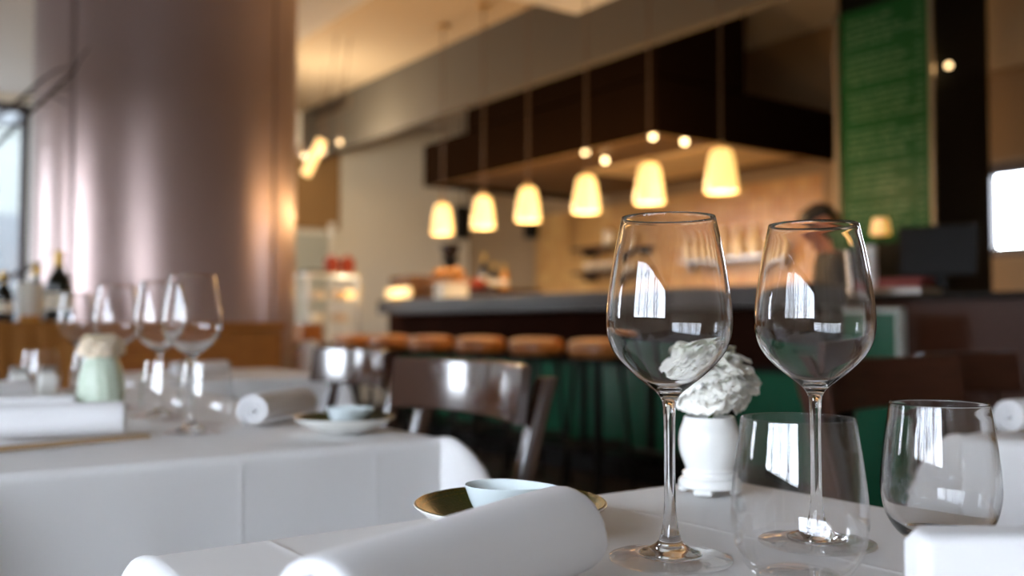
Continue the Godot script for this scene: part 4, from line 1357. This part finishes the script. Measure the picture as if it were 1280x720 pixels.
func build_column_side() -> void:
	# the clad column on the left
	var ctr := Vector3(1.41, 0, -5.13)
	var t := thing("column", "broad round column clad in brushed mauve metal panels on the left", "column", ctr)
	var r := 0.657
	obj("core", Build.new().lathe(PackedVector2Array([Vector2(0, 0.0), Vector2(r - 0.02, 0), Vector2(r - 0.02, 0), Vector2(r - 0.02, CEIL - 0.002), Vector2(r - 0.02, CEIL - 0.002), Vector2(0, CEIL - 0.002)]), Vector3.ZERO, 64), M.black, t)
	# joint of the cladding where the photo shows it (left of the middle)
	var a0 := atan2(-4.62 + 5.13, 0.90 - 1.41)
	a0 = 2.55
	for k in 4:
		var rows := []
		for y in [0.01, CEIL - 0.012]:
			var sec := PackedVector3Array()
			for q in 33:
				var a := a0 + TAU / 4 * k + 0.012 + (TAU / 4 - 0.024) * q / 32
				sec.append(Vector3(cos(a) * r, y, sin(a) * r))
			for q in 33:
				var a := a0 + TAU / 4 * k + 0.012 + (TAU / 4 - 0.024) * (32 - q) / 32
				sec.append(Vector3(cos(a) * (r - 0.016), y, sin(a) * (r - 0.016)))
			rows.append(sec)
		obj("panel", Build.new().grid(rows, true), M.column, t)
	# sideboard in front of it
	var s := thing("sideboard", "orange wood sideboard in front of the column", "sideboard", Vector3(0.55, 0, -4.2))
	obj("body", Build.new().box(Vector3(0, 0.44, 0), Vector3(2.1, 0.88, 0.38), 0.006), M.wood_gold, s)
	obj("top", Build.new().box(Vector3(0, 0.9, 0), Vector3(2.12, 0.035, 0.42), 0.006), M.wood_gold, s)
	# pleated gold cloth over its left part
	var rows := []
	for q in [[0.9195, -0.20], [0.9195, 0.208], [0.9165, 0.216], [0.9, 0.2195], [0.7, 0.226], [0.5, 0.23], [0.3, 0.236], [0.12, 0.242]]:
		var rr := PackedVector3Array()
		for k in 121:
			var x := -0.52 + 0.72 * k / 120
			var amp := clampf((0.9 - q[0]) * 0.05, 0.0, 0.016)
			rr.append(Vector3(x, q[0] + 0.0015, q[1] + amp * (1.0 + sin(x * 62.0 + sin(x * 9.0) * 2.0))))
		rows.append(rr)
	var gc: Node3D = obj("gold_tablecloth", Build.new().grid(rows, false, false), M.gold_cloth)
	gc.position = Vector3(0.55, 0, -4.2)
	tag(gc, "pleated golden brown cloth hanging over the left of the sideboard", "cloth")
	bottle("dark wine bottle on the sideboard in front of the column", Vector3(0.716, 0.9216, -4.17), 0.285, 0.05, M.bottle, "bottles on the sideboard")
	bottle("dark wine bottle at the left edge of the picture on the sideboard", Vector3(0.512, 0.9216, -4.12), 0.19, 0.036, M.bottle, "bottles on the sideboard")
	bottle("clear bottle just left of the big dark wine bottle on the sideboard", Vector3(0.655, 0.9216, -4.3), 0.24, 0.034, mat(c8(170, 176, 176), 0.1), "bottles on the sideboard")
	var co := thing("bottle_cooler", "pale frosted cooler, golden glow coloured into its foot, on the sideboard between the bottles", "cooler", Vector3(0.606, 0.9216, -4.14))
	obj("bucket", Build.new().lathe(spline([Vector2(0, 0.02), Vector2(0.036, 0.02), Vector2(0.04, 0.025), Vector2(0.048, 0.15), Vector2(0.047, 0.151), Vector2(0.044, 0.15), Vector2(0.037, 0.03), Vector2(0, 0.03)]), Vector3.ZERO, 28), M.frost, co)
	obj("foot", Build.new().lathe(spline([Vector2(0, 0), Vector2(0.038, 0), Vector2(0.04, 0.005), Vector2(0.038, 0.022), Vector2(0, 0.022)]), Vector3.ZERO, 28), M.amber, co)  # golden light at the cooler bottom, given as amber colour
	# bare branches in a floor vase at the left edge
	var br := thing("branch_vase", "bare dark branches leaning in from a tall vase at the left edge", "branches", Vector3(-0.02, 0.0, -3.72))
	obj("vase", Build.new().lathe(spline([Vector2(0, 0), Vector2(0.09, 0), Vector2(0.1, 0.02), Vector2(0.11, 0.4), Vector2(0.07, 0.75), Vector2(0.08, 0.8), Vector2(0.07, 0.8), Vector2(0.06, 0.74), Vector2(0, 0.6)]), Vector3.ZERO, 28), M.frost, br)
	var g := RandomNumberGenerator.new()
	g.seed = 5
	for k in 4:
		var p := Vector3(0.01 * (k - 2), 0.62, 0.01 * (k % 2))
		var d: Vector3 = [Vector3(0.30, 0.95, 0.02), Vector3(0.22, 0.95, 0.05), Vector3(0.12, 0.85, -0.05), Vector3(0.26, 0.5, 0.05), Vector3(0.04, 0.9, 0.05)][k]
		var path := [p]
		var rad := [0.011]
		for q in 9:
			p += d * 0.15 + Vector3(g.randf() - 0.5, g.randf() - 0.5, g.randf() - 0.5) * 0.05
			d += Vector3(0.05, -0.03, 0)
			path.append(p)
			rad.append(0.011 - 0.0008 * q)
		var b := Build.new().tube(path, rad, 7)
		for q in range(3, 10):
			for e in (1 if q % 2 else 2):
				var v := (Vector3(g.randf_range(0.1, 1.0), g.randf_range(-0.4, 0.8), g.randf_range(-0.6, 0.6))).normalized()
				b.tube([path[q], path[q] + v * 0.05 + Vector3(0, 0.01, 0), path[q] + v * 0.11], [0.0035, 0.0028, 0.0018], 6)
		obj("branch", b, M.twig, br)
	# far left end of the room: pale door leaf, tan panel above, things at its foot
	var dl := structure_root("door", Vector3(4.25, 0, ZB + 0.05))
	obj("leaf", Build.new().box(Vector3(-0.17, 0.95, 0), Vector3(0.62, 1.9, 0.05), 0.004), mat(c8(178, 186, 180), 0.4), dl)
	obj("frame", Build.new().box(Vector3(-0.5, 1.02, 0.0), Vector3(0.05, 2.04, 0.07), 0.004), M.plaster_white, dl)
	obj("frame", Build.new().box(Vector3(0.2, 1.02, 0.0), Vector3(0.08, 2.04, 0.07), 0.004), M.plaster_white, dl)
	var tp := struct("trim", Build.new().box(Vector3(4.0, 2.42, ZB + 0.03), Vector3(1.1, 0.9, 0.06), 0.004), mat(c8(150, 118, 76), 0.7))
	tp.name = "trim_2"
	var lw := thing("low_shelf", "low dark shelf by the column with an orange wood box on it", "shelf", Vector3(2.62, 0, -6.1))
	obj("top", Build.new().box(Vector3(0, 0.765, 0), Vector3(0.34, 0.03, 0.3), 0.004), M.wood_dark, lw)
	for sx in [-1, 1]:
		obj("side", Build.new().box(Vector3(sx * 0.155, 0.375, 0), Vector3(0.025, 0.75, 0.28), 0.004), M.wood_dark, lw)
	var wb: Node3D = obj("wooden_box", Build.new().box(Vector3(0, 0.065, 0), Vector3(0.15, 0.13, 0.15), 0.006), M.wood_gold)
	wb.position = Vector3(2.62, 0.7806, -6.1)
	tag(wb, "small orange wooden box on the low dark shelf by the column", "box")
	var bk := thing("ice_bucket", "white bucket with a small white lid standing just right of the sideboard", "bucket", Vector3(1.83, 0, -4.25))
	obj("stand", Build.new().lathe(spline([Vector2(0, 0), Vector2(0.1, 0), Vector2(0.1, 0.01), Vector2(0.015, 0.03), Vector2(0.015, 0.6), Vector2(0.05, 0.66), Vector2(0, 0.66)]), Vector3.ZERO, 24), M.steel, bk)
	obj("bucket", Build.new().lathe(spline([Vector2(0, 0.66), Vector2(0.055, 0.66), Vector2(0.06, 0.67), Vector2(0.066, 0.79), Vector2(0.06, 0.79), Vector2(0.05, 0.68), Vector2(0, 0.68)]), Vector3.ZERO, 28), M.frost, bk)
	obj("lid", Build.new().lathe(spline([Vector2(0, 0.785), Vector2(0.045, 0.785), Vector2(0.045, 0.815), Vector2(0.03, 0.83), Vector2(0, 0.832)]), Vector3.ZERO, 24), M.china, bk)

# ---------------------------------------------------------------- tables, chairs, settings
func build_tables() -> void:
	var list := [
		["white cloth on the nearest table with the two sharp wine glasses", "table under the nearest white cloth, below the two sharp wine glasses", 0.195, 0.797, -0.727, 0.05, [0.28, 0.60], [-0.33], 11, 0.55],
		["white cloth on the long left table with the textured mint vase", "table under the long left white cloth with the mint vase", 0.13, 0.737, -2.72, -1.235, [0.433, 0.63], [-1.6, -2.1], 12, 1.0],
		["white cloth on the farthest left table beside the white bucket", "table under the farthest left white cloth", 0.72, 1.36, -3.55, -2.92, [1.04], [], 14, 0.6],
		["white cloth on the right table with the white napkin roll at the picture edge", "table under the right white cloth behind the water glass", 1.425, 2.5, -0.785, -0.05, [1.9], [-0.42], 15, 1.0],
	]
	for q in list:
		dining_table("dark wooden " + q[1], q[2], q[3], q[4], q[5])
		tablecloth(q[0], q[2], q[3], q[4], q[5], 0.26, q[6], q[7], q[8], q[9])

func build_chairs() -> void:
	var c := chair("glossy dark brown chair with a curved back, centre, right of the left table", Vector3(0.74, 0, -1.535), PI / 2, M.wood_chair)
	dup(c, Vector3(0.95, 0, -2.435), PI / 2, "glossy dark brown chair with a curved back behind the centre one, partly hidden by it")
	var d := chair("dark chair behind the right wine glass at the right table", Vector3(1.745, 0, -0.90), PI, M.wood_dark)
	dup(d, Vector3(2.24, 0, -1.02), PI, "dark chair farther right at the right table, near the picture edge")

func place(called: String, mesh_: ArrayMesh, label: String, category: String, at: Vector3, group: String, solid_glass := false) -> void:
	var o := obj(called, mesh_, M.glass if solid_glass else M.thin_glass)
	o.position = at
	tag(o, label, category, group)

func build_place_settings() -> void:
	var y := TOP + 0.0004
	var wg := wine_glass_mesh()
	var wf := wine_foot_mesh()
	var tg := tumbler_mesh()
	var wl := [
		["tall sharp wine glass, the left and nearer one, in front of the white flower", Vector3(0.491, y, -0.494)],
		["tall sharp wine glass, the right one, standing behind the near tumbler", Vector3(0.619, y, -0.464)],
		["blurred wine glass at the right of the left table group, nearest of those", Vector3(0.450, y, -1.50)],
		["blurred wine glass just behind and left of the nearest one on the left table", Vector3(0.478, y, -1.79)],
		["blurred wine glass on the left table far end in front of the column edge", Vector3(0.455, y, -2.02)],
		["blurred wine glass farthest left of the row on the left table far end", Vector3(0.49, y, -2.60)],
	]
	for q in wl:
		var t := thing("wine_glass", q[0], "wine glass", q[1], 0.0, "tall wine glasses")
		obj("bowl", wg, M.glass, t)
		obj("foot", wf, M.thin_glass, t)
	var tl := [
		["clear water tumbler in front of the right wine glass, nearest the camera", Vector3(0.528, y, -0.41)],
		["clear water tumbler at the right front beside the white folded card", Vector3(0.717, y, -0.420)],
		["blurred tumbler beside the base of the nearest wine glass on the left table", Vector3(0.500, y, -1.585)],
		["blurred tumbler right of the mint vase on the left table", Vector3(0.465, y, -1.69)],
		["blurred tumbler on the left table far end, right of the salt cellars", Vector3(0.47, y, -2.32)],
		["blurred tumbler on the left table far end, leftmost of all", Vector3(0.40, y, -2.55)],
	]
	for q in tl:
		place("tumbler", tg, q[0], "tumbler", q[1], "short water tumblers", q == tl[1])
	bud_vase(Vector3(0.718, y, -0.666))
	ruffled_flower("white_flower", "full white ruffled flower in the small white vase", Vector3(0.724, y + 0.108, -0.672), 0.047, 0.95, 0.07, "", c8(252, 250, 242))
	# foreground plate, bowl, napkins
	plate("plate with gold-flecked green glaze on the nearest table behind the napkin", Vector3(0.449, y, -0.634))
	sauce_bowl("pale teardrop sauce bowl on the nearest green and gold plate", Vector3(0.441, y + 0.0072, -0.642), -0.62)
	napkin_roll("large white rolled napkin in the foreground of the nearest table", Vector3(0.185, y, -0.418), Vector3(0.402, y, -0.500), 0.034, 2.4, 1.06, 0.75)
	var card := thing("folded_napkin", "white upright folded napkin at the bottom right corner, out of focus", "napkin", Vector3(0.530, y, -0.268), -0.617)
	obj("cloth", Build.new().box(Vector3(0, 0.0285, 0), Vector3(0.115, 0.057, 0.03), 0.008), M.napkin, card)
	chopsticks("pale chopsticks behind the folded napkin at the right of the nearest table", Vector3(0.752, y, -0.378), Vector3(0.79, y, -0.19), 0.012, M.stick)
	chopsticks("dark chopsticks left of the large rolled napkin on the nearest table", Vector3(0.186, y, -0.470), Vector3(0.33, y, -0.49), 0.012, M.stick_dark)
	# left tables
	plate("blurred green plate at the right corner of the left table", Vector3(0.648, y, -1.365))
	sauce_bowl("blurred pale teardrop bowl on the plate at the corner of the left table", Vector3(0.650, y + 0.0072, -1.375), -0.5)
	napkin_roll("blurred white rolled napkin left front of the left table", Vector3(0.175, y, -1.548), Vector3(0.352, y, -1.50), 0.031, 2.6)
	napkin_roll("blurred white rolled napkin right of the glasses on the left table", Vector3(0.555, y, -1.515), Vector3(0.71, y, -1.67), 0.031, 2.6)
	napkin_roll("blurred white rolled napkin at the back of the left table", Vector3(0.16, y, -1.86), Vector3(0.34, y, -1.80), 0.026, 2.6)
	napkin_roll("blurred white rolled napkin on the left table far end at the picture edge", Vector3(0.20, y, -2.25), Vector3(0.34, y, -2.30), 0.028, 2.6)
	napkin_roll("blurred white rolled napkin on the farthest left table", Vector3(0.86, y, -3.05), Vector3(1.05, y, -3.12), 0.028, 2.6)
	chopsticks("pale chopsticks in front of the napkin on the left table", Vector3(0.165, y, -1.42), Vector3(0.375, y, -1.46), 0.012, M.stick)
	var mv := thing("textured_vase", "mint green knobbly vase with a cream flower on the left table", "vase", Vector3(0.385, y, -1.82))
	var rows := []
	var prof := spline([Vector2(0, 0.002), Vector2(0.026, 0.0), Vector2(0.03, 0.004), Vector2(0.038, 0.03), Vector2(0.0385, 0.06), Vector2(0.034, 0.09), Vector2(0.027, 0.108), Vector2(0.029, 0.115), Vector2(0.026, 0.115), Vector2(0.024, 0.106), Vector2(0.03, 0.06), Vector2(0, 0.02)], 5)
	for p in prof:
		var r := PackedVector3Array()
		for k in 72:
			var a := TAU * k / 72
			var bump := 0.0016 * sin(a * 14.0 + p.y * 260.0) * sin(p.y * 300.0) if p.x > 0.029 and p.y < 0.104 else 0.0
			r.append(Vector3(cos(a) * (p.x + bump), p.y, sin(a) * (p.x + bump)))
		rows.append(r)
	obj("body", Build.new().grid(rows, true), M.mint, mv)
	ruffled_flower("cream_flower", "cream ruffled flower in the mint vase on the left table", Vector3(0.385, y + 0.128, -1.82), 0.04, 0.55, 0.09, "", c8(246, 230, 206))
	for k in 2:
		var sc := thing("salt_cellar", ["left white salt cellar on the left table far end", "right white salt cellar on the left table far end"][k], "salt cellar", Vector3(0.40 + k * 0.055, y, -2.44 + k * 0.0), 0.0, "white cellars on the left table far end")
		sc.position = [Vector3(0.335, y, -2.42), Vector3(0.39, y, -2.40)][k]
		obj("body", Build.new().box(Vector3(0, 0.03, 0), Vector3(0.042, 0.06, 0.042), 0.008), M.china, sc)
		obj("lid", Build.new().box(Vector3(0, 0.066, 0), Vector3(0.036, 0.012, 0.036), 0.004), M.steel, sc)
	# right table
	napkin_roll("white rolled napkin on the right table at the picture edge", Vector3(1.465, y, -0.745), Vector3(1.66, y, -0.70), 0.031, 2.6)
	chopsticks("pale chopsticks in front of the napkin on the right table", Vector3(1.445, y, -0.69), Vector3(1.63, y, -0.64), 0.012, M.stick)
